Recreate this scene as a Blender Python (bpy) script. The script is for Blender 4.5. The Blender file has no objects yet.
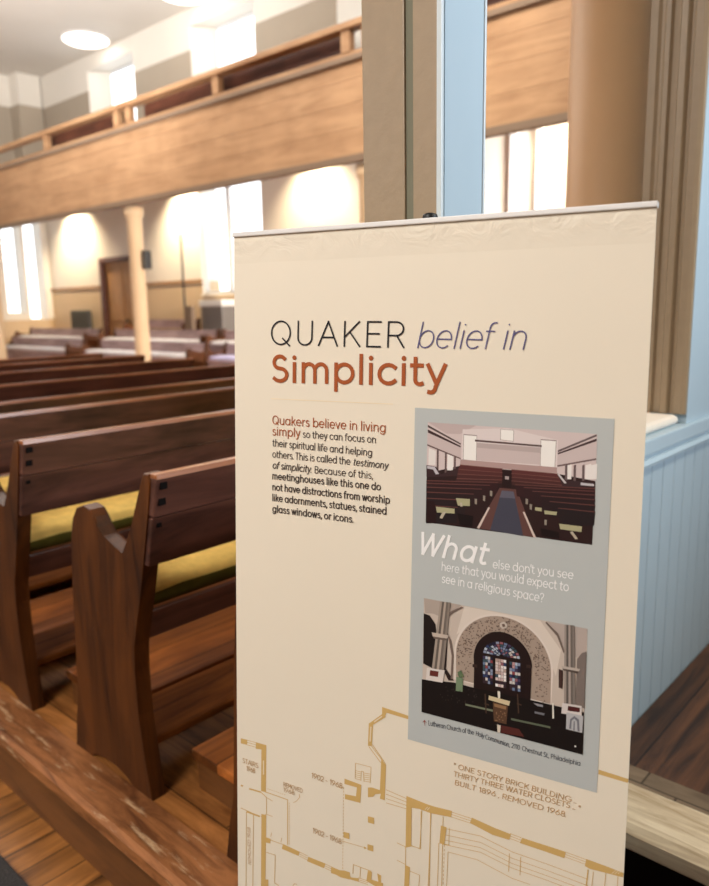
import bpy, bmesh, math, random
from mathutils import Vector, Matrix
SC = bpy.context.scene
COL = SC.collection
rnd = random.Random(7)
R = math.radians

# ------------------------------------------------------------------ materials
def lin(c):
    return tuple(((v/255)/12.92 if v/255 <= .04045 else ((v/255+.055)/1.055)**2.4) for v in c) + (1.0,)
def base(name):
    m = bpy.data.materials.new(name); m.use_nodes = True
    return m, m.node_tree.nodes, m.node_tree.links, m.node_tree.nodes['Principled BSDF']
def paint(name, col, rough=.6, spec=.4, var=.04, scale=6, bump=.05, metal=0):
    m, n, l, b = base(name)
    b.inputs['Roughness'].default_value = rough; b.inputs['Specular IOR Level'].default_value = spec; b.inputs['Metallic'].default_value = metal
    tc = n.new('ShaderNodeTexCoord'); nz = n.new('ShaderNodeTexNoise'); nz.inputs['Scale'].default_value = scale; nz.inputs['Detail'].default_value = 5
    l.new(tc.outputs['Object'], nz.inputs['Vector'])
    r = n.new('ShaderNodeValToRGB'); c = lin(col)
    r.color_ramp.elements[0].position = .3; r.color_ramp.elements[1].position = .7
    r.color_ramp.elements[0].color = tuple(v*(1-var) for v in c[:3])+(1,); r.color_ramp.elements[1].color = tuple(min(1, v*(1+var)) for v in c[:3])+(1,)
    l.new(nz.outputs['Fac'], r.inputs['Fac']); l.new(r.outputs['Color'], b.inputs['Base Color'])
    if bump:
        bp = n.new('ShaderNodeBump'); bp.inputs['Strength'].default_value = bump; bp.inputs['Distance'].default_value = .01
        l.new(nz.outputs['Fac'], bp.inputs['Height']); l.new(bp.outputs['Normal'], b.inputs['Normal'])
    return m
def wood(name, dark, light, axis='X', rough=.35, stretch=14, scale=2.2, plank=None, wear=None, spec=.5):
    """grain runs along axis; plank=(width, length, gap darkness) draws boards in the XY plane along axis"""
    m, n, l, b = base(name)
    b.inputs['Roughness'].default_value = rough; b.inputs['Specular IOR Level'].default_value = spec
    tc = n.new('ShaderNodeTexCoord'); mp = n.new('ShaderNodeMapping')
    s = {'X': (1, stretch, stretch), 'Y': (stretch, 1, stretch), 'Z': (stretch, stretch, 1)}[axis]
    mp.inputs['Scale'].default_value = s
    l.new(tc.outputs['Object'], mp.inputs['Vector'])
    nz = n.new('ShaderNodeTexNoise'); nz.inputs['Scale'].default_value = scale; nz.inputs['Detail'].default_value = 8; nz.inputs['Roughness'].default_value = .65; nz.inputs['Distortion'].default_value = .8
    l.new(mp.outputs['Vector'], nz.inputs['Vector'])
    big = n.new('ShaderNodeTexNoise'); big.inputs['Scale'].default_value = 2.5; big.inputs['Detail'].default_value = 3
    l.new(tc.outputs['Object'], big.inputs['Vector'])
    mx = n.new('ShaderNodeMath'); mx.operation = 'MULTIPLY_ADD'; mx.inputs[1].default_value = .45
    l.new(big.outputs['Fac'], mx.inputs[0]); l.new(nz.outputs['Fac'], mx.inputs[2])
    r = n.new('ShaderNodeValToRGB'); r.color_ramp.elements[0].position = .52; r.color_ramp.elements[1].position = .88
    r.color_ramp.elements[0].color = lin(dark); r.color_ramp.elements[1].color = lin(light)
    l.new(mx.outputs[0], r.inputs['Fac']); out = r.outputs['Color']
    bp = n.new('ShaderNodeBump'); bp.inputs['Strength'].default_value = .2; bp.inputs['Distance'].default_value = .006
    l.new(nz.outputs['Fac'], bp.inputs['Height'])
    if plank:
        bm_ = n.new('ShaderNodeMapping'); bm_.inputs['Rotation'].default_value = (0, 0, 0 if axis == 'X' else R(90))
        l.new(tc.outputs['Object'], bm_.inputs['Vector'])
        bk = n.new('ShaderNodeTexBrick'); bk.inputs['Scale'].default_value = 1; bk.inputs['Row Height'].default_value = plank[0]; bk.inputs['Brick Width'].default_value = plank[1]
        bk.inputs['Mortar Size'].default_value = .003; bk.inputs['Mortar Smooth'].default_value = .2; bk.inputs['Bias'].default_value = 0
        bk.inputs['Color1'].default_value = (.72, .72, .72, 1); bk.inputs['Color2'].default_value = (1.15, 1.15, 1.15, 1); bk.inputs['Mortar'].default_value = (plank[2],)*3+(1,)
        l.new(bm_.outputs['Vector'], bk.inputs['Vector'])
        mu = n.new('ShaderNodeMix'); mu.data_type = 'RGBA'; mu.blend_type = 'MULTIPLY'; mu.inputs['Factor'].default_value = 1
        l.new(out, mu.inputs['A']); l.new(bk.outputs['Color'], mu.inputs['B']); out = mu.outputs['Result']
    if wear:
        wn = n.new('ShaderNodeTexNoise'); wn.inputs['Scale'].default_value = wear[1]; wn.inputs['Detail'].default_value = 7; wn.inputs['Roughness'].default_value = .7
        l.new(mp.outputs['Vector'], wn.inputs['Vector'])
        wr = n.new('ShaderNodeValToRGB'); wr.color_ramp.elements[0].position = wear[2]; wr.color_ramp.elements[1].position = wear[2]+.14
        l.new(wn.outputs['Fac'], wr.inputs['Fac'])
        mw = n.new('ShaderNodeMix'); mw.data_type = 'RGBA'
        l.new(wr.outputs['Color'], mw.inputs['Factor']); l.new(out, mw.inputs['A']); mw.inputs['B'].default_value = lin(wear[0]); out = mw.outputs['Result']
    l.new(out, b.inputs['Base Color']); l.new(bp.outputs['Normal'], b.inputs['Normal'])
    return m
def emit(name, col, s):
    m = bpy.data.materials.new(name); m.use_nodes = True; n = m.node_tree.nodes; n.clear()
    e = n.new('ShaderNodeEmission'); e.inputs['Color'].default_value = lin(col); e.inputs['Strength'].default_value = s
    o = n.new('ShaderNodeOutputMaterial'); m.node_tree.links.new(e.outputs[0], o.inputs[0]); return m
def ink(name, col):
    m, n, l, b = base(name); b.inputs['Base Color'].default_value = lin(col); b.inputs['Roughness'].default_value = .55; b.inputs['Specular IOR Level'].default_value = .25
    return m
def vcol(name):
    m, n, l, b = base(name); b.inputs['Roughness'].default_value = .45; b.inputs['Specular IOR Level'].default_value = .25
    a = n.new('ShaderNodeVertexColor'); a.layer_name = 'print'; l.new(a.outputs['Color'], b.inputs['Base Color']); return m
def glass():
    m, n, l, b = base('window_glass')
    b.inputs['Base Color'].default_value = (1, 1, 1, 1); b.inputs['Roughness'].default_value = 0; b.inputs['Transmission Weight'].default_value = 1; b.inputs['IOR'].default_value = 1.01
    return m

M = dict(
 wall_white=paint('wall_white', (226,220,210), .75, .2, .02, 1.5, .02),
 wall_taupe=paint('wall_taupe', (172,160,144), .7, .2, .03, 1.5, .02),
 wall_tan=paint('wall_tan', (206,182,150), .7, .2, .03, 1.5, .02),
 ceil=paint('ceiling_paint', (214,208,200), .8, .2, .02, 1.5, 0),
 blue=paint('pale_blue_daylight_paint', (176,196,208), .5, .4, .02, 5, .03),  # the cool daylight's tint is partly put into this blue
 taupe=paint('taupe_gloss_paint', (158,138,112), .42, .45, .03, 40, .12),
 groove=paint('groove_paint', (120,118,100), .6, .2, .03, 10, 0),
 bead=paint('cool_white_bead', (206,216,220), .4, .4, .02, 10, 0),
 sill=paint('sill_white', (236,226,212), .4, .4, .02, 10, 0),
 column=paint('column_paint', (186,146,106), .5, .4, .03, 3, .03),
 column_w=paint('gallery_column_paint', (214,186,150), .5, .4, .03, 3, .02),
 siding=wood('gallery_siding_wood', (156,120,88), (184,147,111), 'Y', .5, 10, 1.0, spec=.25),
 rail=wood('gallery_rail_wood', (150,112,80), (178,142,106), 'Y', .5, 10, 1.0, spec=.3),
 shade=paint('gallery_edge_shade', (128,108,90), .6, .3, .03, 3, 0),  # dark tone carries the shadow along the gallery's lower edge
 bench=wood('bench_board_wood', (46,26,22), (104,66,54), 'X', .36, 7, 2.4),
 bench_end=wood('bench_end_wood', (48,23,8), (100,55,20), 'Z', .42, 7, 2.2, spec=.35),
 bench_edge=wood('bench_lit_edge_wood', (120,66,36), (176,112,68), 'X', .3, 10, 2.0),  # lighter wood; on the bench top edge it is the painted highlight
 foot=wood('foot_platform_wood', (112,58,22), (186,110,50), 'X', .5, 9, 2.0, plank=(.14, 3.5, .3), spec=.25),
 shelf=wood('bench_shelf_wood', (70,36,14), (136,78,34), 'X', .6, 9, 2.0, spec=.04),
 plat=wood('platform_floor_wood', (100,58,28), (184,122,66), 'Y', .45, 9, 2.2, plank=(.16, 2.6, .35), spec=.12),
 nose=wood('worn_nosing_wood', (84,46,24), (176,116,70), 'Y', .5, 7, 4.5, wear=((222,190,148), 5, .56), spec=.2),
 nose_pale=wood('pale_worn_nosing_wood', (186,160,126), (244,228,200), 'Y', .6, 10, 4, wear=((84,64,46), 7, .70), spec=.2),
 strip=wood('floor_border_wood', (104,86,70), (150,130,108), 'Y', .55, 8, 2.5, plank=(.2,.16,.4), spec=.2),
 floor=wood('aisle_floor_wood', (80,46,20), (194,130,66), 'X', .35, 7, 2.0, plank=(.085, .62, .3)),
 riser=wood('riser_wood', (64,36,18), (122,78,40), 'Y', .45, 9, 2.0),
 lobby=wood('passage_floor_wood', (56,37,26), (122,80,52), 'X', .42, 9, 2.0, plank=(.2, 3.0, .25)),
 carpet=paint('grey_carpet', (70,68,68), .95, .05, .18, 160, .5),
 cush_y=paint('yellow_cushion_fabric', (234,196,108), .9, .1, .12, 26, .3),
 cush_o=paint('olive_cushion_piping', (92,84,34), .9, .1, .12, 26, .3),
 cush_w=paint('pale_cushion_fabric', (222,220,222), .9, .1, .06, 20, .2),
 mauve=wood('hazy_mauve_bench_wood', (120,98,100), (176,152,154), 'X', .4, 10, 2.0),  # mauve tint puts reflected light and backlit haze into the wood
 cush_l=paint('lavender_cushion_fabric', (188,184,214), .9, .1, .06, 20, .2),
 peg=paint('dark_peg', (16,10,8), .7, .1, .05, 10, 0),
 partwood=wood('partition_wood', (58,34,20), (104,66,40), 'X', .5, 8, 1.5, spec=.25),
 darkwood=wood('gallery_bench_wood', (62,34,26), (104,62,46), 'Y', .4, 9, 1.5),
 door=wood('door_wood', (138,98,60), (176,132,84), 'Z', .5, 8, 1.5),
 black=paint('black_plastic', (16,16,17), .45, .4, .05, 20, 0),
 grey=paint('grey_fabric', (92,90,84), .9, .1, .06, 20, .1),
 metal=paint('grey_metal', (128,124,122), .45, .5, .04, 10, 0, .3),
 silver=paint('silver_rail', (232,230,228), .35, .5, .02, 20, 0),
 frame=paint('window_frame_paint', (222,224,226), .5, .3, .02, 5, 0),
 glass=glass(), lampglow=emit('lamp_diffuser_glow', (255,244,232), 5.0), sconce=emit('spot_bulb_glow', (255,226,180), 20.0),
)
# ------------------------------------------------------------------ mesh helpers
def box(bm, x0, y0, z0, x1, y1, z1, bev=0, mi=0):
    vs = [bm.verts.new(p) for p in ((x0,y0,z0),(x1,y0,z0),(x1,y1,z0),(x0,y1,z0),(x0,y0,z1),(x1,y0,z1),(x1,y1,z1),(x0,y1,z1))]
    fs = [bm.faces.new([vs[i] for i in q]) for q in ((0,3,2,1),(4,5,6,7),(0,1,5,4),(1,2,6,5),(2,3,7,6),(3,0,4,7))]
    for f in fs: f.material_index = mi
    if bev:
        es = list({e for f in fs for e in f.edges})
        bmesh.ops.bevel(bm, geom=es, offset=bev, segments=2, profile=.6, affect='EDGES')
def prism(bm, prof, a0, a1, axis='X', bev=0, mi=0):
    """extrude a 2D profile along an axis: X -> profile (y,z); Y -> (x,z); Z -> (x,y)"""
    def P(a, u, v): return {'X': (a,u,v), 'Y': (u,a,v), 'Z': (u,v,a)}[axis]
    v0 = [bm.verts.new(P(a0,*p)) for p in prof]; v1 = [bm.verts.new(P(a1,*p)) for p in prof]
    k = len(prof); fs = [bm.faces.new(v0[::-1]), bm.faces.new(v1)]
    cap = list(fs)
    for i in range(k): fs.append(bm.faces.new((v0[i], v0[(i+1)%k], v1[(i+1)%k], v1[i])))
    for f in fs: f.material_index = mi
    if bev:
        es = list({e for f in cap for e in f.edges})
        bmesh.ops.bevel(bm, geom=es, offset=bev, segments=2, profile=.6, affect='EDGES', clamp_overlap=True)
def lathe(bm, prof, cx, cy, seg=32, mi=0):
    rings = [[bm.verts.new((cx+r*math.cos(2*math.pi*i/seg), cy+r*math.sin(2*math.pi*i/seg), z)) for i in range(seg)] for r, z in prof]
    for a, b in zip(rings, rings[1:]):
        for i in range(seg):
            f = bm.faces.new((a[i], a[(i+1)%seg], b[(i+1)%seg], b[i])); f.smooth = True; f.material_index = mi
    bm.faces.new(rings[0][::-1]).material_index = mi; bm.faces.new(rings[-1]).material_index = mi
def obj(name, bm, mats, parent=None, shade=False):
    bmesh.ops.recalc_face_normals(bm, faces=bm.faces)
    me = bpy.data.meshes.new(name); bm.to_mesh(me); bm.free()
    for m in (mats if isinstance(mats, (list, tuple)) else [mats]): me.materials.append(m)
    o = bpy.data.objects.new(name, me); COL.objects.link(o)
    if parent: o.parent = parent
    if shade:
        for p in me.polygons: p.use_smooth = True
    return o
def B(*boxes):
    bm = bmesh.new()
    for b in boxes: box(bm, *b)
    return bm
def PR(*a, **k):
    bm = bmesh.new(); prism(bm, *a, **k); return bm
def LA(*a, **k):
    bm = bmesh.new(); lathe(bm, *a, **k); return bm
def tag(o, label, cat, group=None):
    o['label'] = label; o['category'] = cat
    if group: o['group'] = group
    return o
def thing(name, label, cat, loc=(0,0,0), rz=0, group=None):
    o = bpy.data.objects.new(name, None); COL.objects.link(o); o.location = loc; o.rotation_euler = (0,0,rz); o.empty_display_size = .1
    return tag(o, label, cat, group)
def struct(name, bm, m, parent=None):
    o = obj(name, bm, m, parent)
    if not parent: o['kind'] = 'structure'
    return o
def dup(root, loc, rz, label, group=None):
    r = root.copy(); COL.objects.link(r); r.location = loc; r.rotation_euler = (0,0,rz); r['label'] = label
    if group: r['group'] = group
    for ch in list(root.children):
        c = ch.copy(); COL.objects.link(c); c.parent = r
        for g in list(ch.children):
            d = g.copy(); COL.objects.link(d); d.parent = c
    return r

# ------------------------------------------------------------------ the setting
H = 1.42                       # eye height above the aisle floor
XW, YE, ZC = 8.6, 17.3, 6.54   # far side wall, end wall, ceiling
struct('floor', B((-6.2,-6.2,-.1, XW+.4,YE+.4,0)), M['floor'])
struct('floor_platform', B((.815,.69,0, XW,YE,.2)), M['plat'])
struct('trim_1', PR([(.776,.165),(.784,.157),(.815,.155),(.90,.16),(.90,.2035),(.79,.2035),(.778,.192)], .69, YE, 'Y'), M['nose'])
struct('trim_2', B((.800,.69,.0, .8145,YE,.156)), M['riser'])
struct('floor_passage', B((1.47,-6,0, XW,.672,.31)), M['lobby'])
struct('trim_4', PR([(1.43,.268),(1.44,.258),(1.47,.256),(1.47,.3125),(1.585,.3125),(1.585,.313),(1.45,.3145),(1.432,.300)], -6, .60, 'Y'), M['nose_pale'])
struct('trim_10', B((1.4625,-6,.0, 1.4695,.672,.255)), M['peg'])
struct('trim_5', B((1.586,-6,.309, 1.655,.672,.3125)), M['strip'])
struct('ceiling', B((-6.2,-6.2,ZC, XW+.6,YE+.3,ZC+.1)), M['ceil'])
struct('wall_back', B((-6.2,-6.2,0, -6,YE+.3,ZC)), M['wall_white']); struct('wall_near', B((-6,-6.2,0, XW+.4,-6,ZC)), M['wall_white'])

# far side wall: upper white / taupe band and lower white / tan dado, with openings
def wall_rects(x0, x1, y0, y1, z0, z1, holes):
    """boxes that tile a wall except for its holes (y0,y1,z0,z1)"""
    ys = sorted({y0, y1, *[v for h in holes for v in h[:2] if y0 < v < y1]}); out = []
    for a, b in zip(ys, ys[1:]):
        c = (a+b)/2; hs = sorted([h for h in holes if h[0] <= c <= h[1] and h[3] > z0 and h[2] < z1], key=lambda h: h[2]); z = z0
        for h in hs:
            if h[2] > z: out.append((x0,a,z,x1,b,h[2]))
            z = max(z, h[3])
        if z < z1: out.append((x0,a,z,x1,b,z1))
    return out
UP = [(13.25,14.94),(9.75,11.44),(6.25,7.94),(2.75,4.44)]
holes = [(a,b,5.0,6.27) for a,b in UP] + [(9.75,11.45,1.70,4.05)]
holes += [(13.40,15.0,.2,2.50)]
band = H+4.47; dado = H+.52
struct('wall_far_side', B(*wall_rects(XW,XW+.4,-6.2,YE+.4,dado,4.4,holes), *wall_rects(XW,XW+.4,-6.2,YE+.4,band,ZC,holes)), M['wall_white'])
struct('wall_far_side_band', B(*wall_rects(XW,XW+.4,-6.2,YE+.4,4.4,band,holes)), M['wall_taupe'])
struct('wall_far_side_dado', B(*wall_rects(XW,XW+.4,-6.2,YE+.4,0,dado,holes)), M['wall_tan'])
struct('trim_6', B((XW-.02,-2,dado-.03, XW,9.75,dado+.03),(XW-.02,11.45,dado-.03, XW,13.38,dado+.03),(XW-.02,15.02,dado-.03, XW,YE,dado+.03)), M['rail'])
# end wall with its own pair of tall lights
eh = [(7.55,7.99,1.40,4.1),(8.05,8.46,1.25,4.1)]
def xwall(z0, z1): return [(a[1],YE,a[2],a[4],YE+.4,a[5]) for a in wall_rects(0,1,-6.2,XW,z0,z1,eh)]
struct('wall_end', B(*xwall(1.25,4.4), *xwall(band,ZC)), M['wall_white'])
struct('wall_end_band', B(*xwall(4.4,band)), M['wall_taupe'])
struct('wall_end_dado', B(*xwall(0,1.25)), M['wall_tan'])
pier = thing('corner_pier', 'square plastered pier in the far upper corner below the ceiling', 'pier', (8.3,YE-.2,4.3))
obj('upper_shaft', B((-.26,-.2,band-4.3, .26,.2,ZC-4.3)), M['wall_white'], pier); obj('lower_shaft', B((-.27,-.21,-.1, .27,.2,band-4.3)), M['wall_taupe'], pier)

# windows ----------------------------------------------------------
def window(name, a, b, z0, z1, mull=None, splay=.3, sash=True, depth=.36):
    xr = XW+depth
    w = struct(name, B((xr,a,z0, xr+.05,a+.05,z1),(xr,b-.05,z0, xr+.05,b,z1),(xr,a,z0, xr+.05,b,z0+.05),(xr,a,z1-.05, xr+.05,b,z1)), M['frame'])
    bm = B((xr,a+.05,z0+.05, xr+.004,b-.05,z1-.05)) ; obj('window_pane', bm, M['glass'], w)
    bm = bmesh.new(); prism(bm, [(XW+.002,b-.001),(xr,b-.001-splay),(xr,b-.001)], z0+.01, z1-.01, 'Z'); obj('window_reveal', bm, M['wall_white'], w)
    if mull: obj('window_mullion', B((xr-.02,mull-.05,z0+.05, xr+.045,mull+.05,z1-.05)), M['frame'], w)
    if sash: obj('window_bar', B((xr-.015,a+.05,(z0+z1)/2-.02, xr+.04,b-.05-splay,(z0+z1)/2+.02)), M['frame'], w)
    obj('window_sill', B((XW-.03,a-.03,z0-.04, xr,b+.03,z0)), M['sill'], w)
    return w
for k, (a, b) in enumerate(UP): window(f'window_{k+1}', a, b, 5.0, 6.27, sash=False)
window('window_5', 9.75, 11.45, 1.70, 4.05, mull=10.68, splay=.02, sash=False, depth=.06)
for k, h in enumerate(eh):
    w = struct(f'window_{k+6}', B((h[0],YE+.3,h[2], h[0]+.03,YE+.35,h[3]),(h[1]-.03,YE+.3,h[2], h[1],YE+.35,h[3]),(h[0]+.03,YE+.3,h[2], h[1]-.03,YE+.35,h[2]+.03)), M['frame'])
    obj('window_pane', B((h[0]+.03,YE+.31,h[2]+.03, h[1]-.03,YE+.314,h[3])), M['glass'], w)
# door -------------------------------------------------------------
d = struct('door_1', B((XW+.06,13.46,.2, XW+.11,14.94,2.43)), M['door'])
for y0 in (13.56, 14.26):
    for z0, z1 in ((.45,1.05),(1.2,2.3)): obj('door_panel', B((XW+.045,y0,z0, XW+.06,y0+.56,z1, .01)), M['door'], d)
obj('door_handle', B((XW+.0,14.12,1.18, XW+.06,14.17,1.24)), M['black'], d)
struct('trim_7', B((XW-.03,13.36,.2, XW+.1,13.46,2.53),(XW-.03,14.94,.2, XW+.1,15.04,2.53),(XW-.03,13.46,2.43, XW+.1,14.94,2.53)), M['darkwood'])
for y in (4.94, 4.58): struct('trim_8', B((XW-.05,y,.2, XW,y+.09,4.4)), M['frame'])

# partition beside the banner: low beadboard wall, opening, post and moulded jamb ---------------
YP = .676
bm = bmesh.new(); y = YP
struct('wall_partition_hall_side', B((.96,y+.0145,.2, XW-.01,y+.12,1.043)), M['partwood'])
nb = 90
for i in range(nb):
    x0 = .97+i*.083; box(bm, x0, y, .2, x0+.083, y+.014, 1.024, .006)
struct('wall_partition', bm, M['blue'])
bm = bmesh.new(); box(bm, .965, y-.010, 1.044, XW-.01, y+.13, 1.084, .004); box(bm, .965, y-.004, 1.034, XW-.01, y+.02, 1.044, .002); prism(bm, [(y-.002,1.012),(y-.014,1.016),(y-.016,1.024),(y-.010,1.033),(y+.012,1.034),(y+.012,1.012)], .965, XW-.01, 'X')
struct('trim_9', bm, M['blue'])
struct('wall_partition_upper', B((2.13,YP+.004,1.0845, XW-.01,YP+.105,ZC)), M['blue'])
# moulded jamb, flutes run vertically on its face towards the aisle
pr = [(2.128,YP+.004),(2.112,YP+.004),(2.108,YP+.012),(2.108,YP+.026),(2.118,YP+.030),(2.118,YP+.034),(2.104,YP+.040),(2.102,YP+.050),(2.112,YP+.054),(2.114,YP+.066),(2.104,YP+.070),(2.102,YP+.078),(2.112,YP+.083),(2.112,YP+.088),(2.106,YP+.094),(2.106,YP+.108),(2.128,YP+.108)]
pr = [(x, YP+.004+(v-YP-.004)*1.39) for x, v in pr]
tag(obj('fluted_jamb', PR(pr, 1.112, ZC, 'Z'), M['taupe']), 'taupe fluted door jamb standing on the sill right of the banner', 'jamb')
sl = PR([(YP+.028,1.0846),(YP+.018,1.090),(YP+.015,1.098),(YP+.018,1.106),(YP+.028,1.1115),(YP+.30,1.1115),(YP+.30,1.0846)], 1.075, 2.096, 'X')
tag(obj('sill_board', sl, M['sill']), 'white rounded sill board on the blue panelled wall', 'sill')
post = thing('partition_post', 'tall painted post behind the banner, taupe on one face and daylight blue on the other', 'post', (.95,YP,.2))
ht = ZC-.2
obj('aisle_face', B((0,.066,0, .113,.150,ht,.002),(0,.006,0, .113,.050,ht,.002)), M['taupe'], post)
obj('groove', B((.004,.0505,0, .113,.0655,ht)), M['groove'], post)
obj('corner_bead', B((-.001,-.003,0, .0065,.006,ht,.002)), M['bead'], post)
obj('blue_face', B((.0095,-.002,0, .112,.006,ht)), M['blue'], post)  # daylight on this side is given as the blue colour
obj('corner_bead', B((.1135,-.004,0, .119,.020,ht,.002)), M['bead'], post)

# ------------------------------------------------------------------ round column
tag(obj('round_column', LA([(.235,0),(.235,.12),(.197,.16),(.188,.2),(.181,ZC-.2)], 3.7, 1.638, 48), M['column']), 'large round tan column rising past the gallery front', 'column').location = (0,0,.2)

# ------------------------------------------------------------------ gallery
GX = 6.0; GZ = H+1.49
g = thing('gallery', 'long wood-clad gallery with an open rail above the benches', 'gallery', (GX,8,GZ))
zs = [.045, .30, .54, .77, .93]
y0, y1 = -9.5, 9.25
for a, b in zip(zs, zs[1:]):
    obj('siding_board', B((0,y0,a+.001, .05,y1,b-.001, .002)), M['siding'], g)
obj('lower_moulding', B((-.012,y0,-.03, .059,y1,.044,.006)), M['shade'], g)
obj('soffit', PR([(.06,-.03),(.06,.0),(XW-GX-.02,1.36),(XW-GX-.02,1.32)], y0, y1, 'Y'), M['wall_white'], g)
obj('gallery_floor', PR([(.06,.14),(.06,.2),(.75,.2),(XW-GX-.02,1.46),(XW-GX-.02,1.40),(.75,.14)], y0, y1, 'Y'), M['darkwood'], g)
obj('ledge_moulding', B((-.04,y0,.93, .08,y1,.985,.008)), M['shade'], g)
obj('bottom_rail', B((-.01,y0,.985, .05,y1,1.03,.004)), M['rail'], g)
obj('top_rail', B((-.05,y0,1.235, .10,y1,1.30,.01)), M['rail'], g)
for yy in (13.75-8, 11.82-8, 9.74-8, 9.44-8, 7.52-8, 5.42-8, 5.14-8, 3.2-8, 1.2-8):
    obj('rail_post', B((-.02,yy-.06,1.03, .06,yy+.06,1.235)), M['rail'], g)
for lab, ya, yb in (('dark wooden gallery bench behind the rail, farthest of the three', 9.6,12.0),('dark wooden gallery bench behind the rail, between the two lit windows', 5.5,9.3),('dark wooden gallery bench behind the rail, seen right of the post', 1.5,5.2)):
    t = thing('gallery_bench', lab, 'bench', (GX+.16,ya,GZ+.2), 0, 'benches up in the gallery')
    obj('backrest', B((0,0,.30, .035,yb-ya,1.16,.006)), M['darkwood'], t); obj('seat', B((.035,0,.42, .45,yb-ya,.45,.005)), M['darkwood'], t)
    for q in (0, yb-ya-.04): obj('end_panel', B((0,q,0, .45,q+.04,.42)), M['darkwood'], t)
def gcol(y, lab):
    return tag(obj('gallery_column', LA([(.14,0),(.14,.1),(.118,.14),(.112,.2),(.105,2.52),(.125,2.55),(.135,2.58),(.135,2.67)], 0, 0, 32), M['column_w']), lab, 'column', 'columns under the gallery front')
for y, lab in ((5.30,'slim tan column under the gallery, just left of the tall post'),(9.76,'slim tan column under the gallery, standing among the pale side benches'),(14.7,'slim tan column under the gallery at the left edge of the photo')):
    c = gcol(y, lab); c.location = (GX+.18,y,.2)
# black loudspeaker on the middle column
sp = tag(obj('loudspeaker', B((-.05,-.05,-.13, .05,.05,.13,.01)), M['black']), 'small black loudspeaker mounted on the slim column by the door', 'loudspeaker'); sp.location = (6.24,9.60,H+.72)
obj('speaker_grille', B((-.053,-.04,-.12, -.050,.04,.12)), M['grey'], sp)

# ------------------------------------------------------------------ benches
PROF = [(0,0),(.085,0),(.115,.022),(.16,.032),(.225,.032),(.27,.022),(.30,0),(.385,0),(.368,.08),(.342,.17),(.332,.34),(.322,.48),(.312,.57),(.302,.64),(.288,.69),(.262,.722),(.226,.735),(.192,.729),(.174,.712),(.160,.688),(.144,.669),(.056,.640),(.046,.645),(.004,.72),(-.03,.79),(-.055,.845),(-.064,.858),(-.083,.858),(-.088,.84),(-.070,.76),(-.044,.66),(-.014,.55),(.012,.47),(.030,.41),(.040,.34),(.034,.22),(.018,.1)]
def make_bench(L, name, label, group, loc=(0,0,0), rz=0, rows_=True):
    t = thing(name, label, 'bench', loc, rz, group)
    for x in (0, L-.042): obj('end_panel', PR(PROF, x, x+.042, 'X', .004), M['bench_end'], t)
    def lean(z): return -.088+(.858-z)*.262
    def board(z0, z1, th):
        # lighter upper edge is its own part, with the highlight in its colour
        pr = [(lean(z0)-th,z0),(lean(z0),z0),(lean(z1),z1),(lean(z1)-th,z1)]
        return PR(pr, .004, L-.004, 'X', .004)
    b1 = obj('back_board', board(.757,.852,.026), M['bench'], t)
    b2 = obj('back_board', board(.632,.754,.024), M['bench'], t)
    obj('top_edge', PR([(lean(.852)-.028,.849),(lean(.852)+.001,.849),(lean(.858)-.002,.8605),(lean(.858)-.024,.8605)], .002, L-.002, 'X', .003), M['bench_edge'], t)
    for par, zz, yy in ((b1,.832,.03),(b1,.793,.03),(b2,.735,.028)):
        for x in ((.022, L-.022) if zz != .735 else (.022,)):
            w = .010 if par == b1 else .006
            obj('peg', B((x-w*.9,lean(zz)-yy+.0005,zz-w*.8, x+w*.9,lean(zz)-yy+.006,zz+w*.8)), M['peg'], par)
    obj('seat', B((.042,.045,.455, L-.042,.345,.485,.004)), M['bench_edge'], t)
    obj('seat_rail', B((.042,.030,.415, L-.042,.05,.484,.004)), M['bench'], t)
    obj('shelf', B((.042,.035,.120, L-.042,.235,.142,.005)), M['shelf'], t)
    return t
def make_cushion(L, top, under, label, group, loc, rz=0):
    bm = bmesh.new(); n = max(6, int(L/.12)); prof = [(.055,0),(.050,.02),(.052,.034),(.065,.050),(.12,.060),(.24,.062),(.32,.055),(.345,.036),(.348,.02),(.343,0)]
    rings = []
    for i in range(n+1):
        x = .044+(L-.088)*i/n; s = (.86 if i in (0, n) else 1.0)*(1+.05*math.sin(i*2.1)+.04*math.sin(i*.7+1))
        rings.append([bm.verts.new((x, p[0], p[1]*s)) for p in prof])
    k = len(prof)
    for a, b in zip(rings, rings[1:]):
        for i in range(k):
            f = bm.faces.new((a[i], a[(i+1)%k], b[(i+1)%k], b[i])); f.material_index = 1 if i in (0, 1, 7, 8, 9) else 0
    for r in (rings[0][::-1], rings[-1]): bm.faces.new(r).material_index = 1
    o = obj('bench_cushion', bm, [top, under], None, True); o.location = loc; o.rotation_euler = (0,0,rz)
    return tag(o, label, 'cushion', group)
def dup1(o, loc, rz, label):
    c = o.copy(); COL.objects.link(c); c.location = loc; c.rotation_euler = (0,0,rz); c['label'] = label; return c
XB = .90; LB = 2.5
GB = 'wooden benches in rows along the aisle'
rows = [(1.520,0,'dark wooden bench with a yellow cushion, nearest whole bench beside the banner'),
 (2.178,.006,'dark wooden bench with a yellow cushion, second row ahead of the banner'),
 (2.835,0,'dark wooden bench in the third row ahead of the banner'),
 (3.47,-.03,'dark wooden bench in the fourth row, only its top rail showing'),
 (4.13,-.015,'dark wooden bench in the fifth row from the banner'),
 (4.79,0,'dark wooden bench in the sixth row from the banner'),
 (5.45,.005,'dark wooden bench in the seventh row from the banner'),
 (6.11,0,'dark wooden bench in the farthest aisle row before the pale side benches')]
proto = None
for k, (yy, dz, lab) in enumerate(rows):
    if proto is None: proto = make_bench(LB, 'bench', lab, GB, (XB,yy,.2)); continue
    dup(proto, (XB,yy,.2), 0, lab).scale = (1,1,1+dz/.86)
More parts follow.
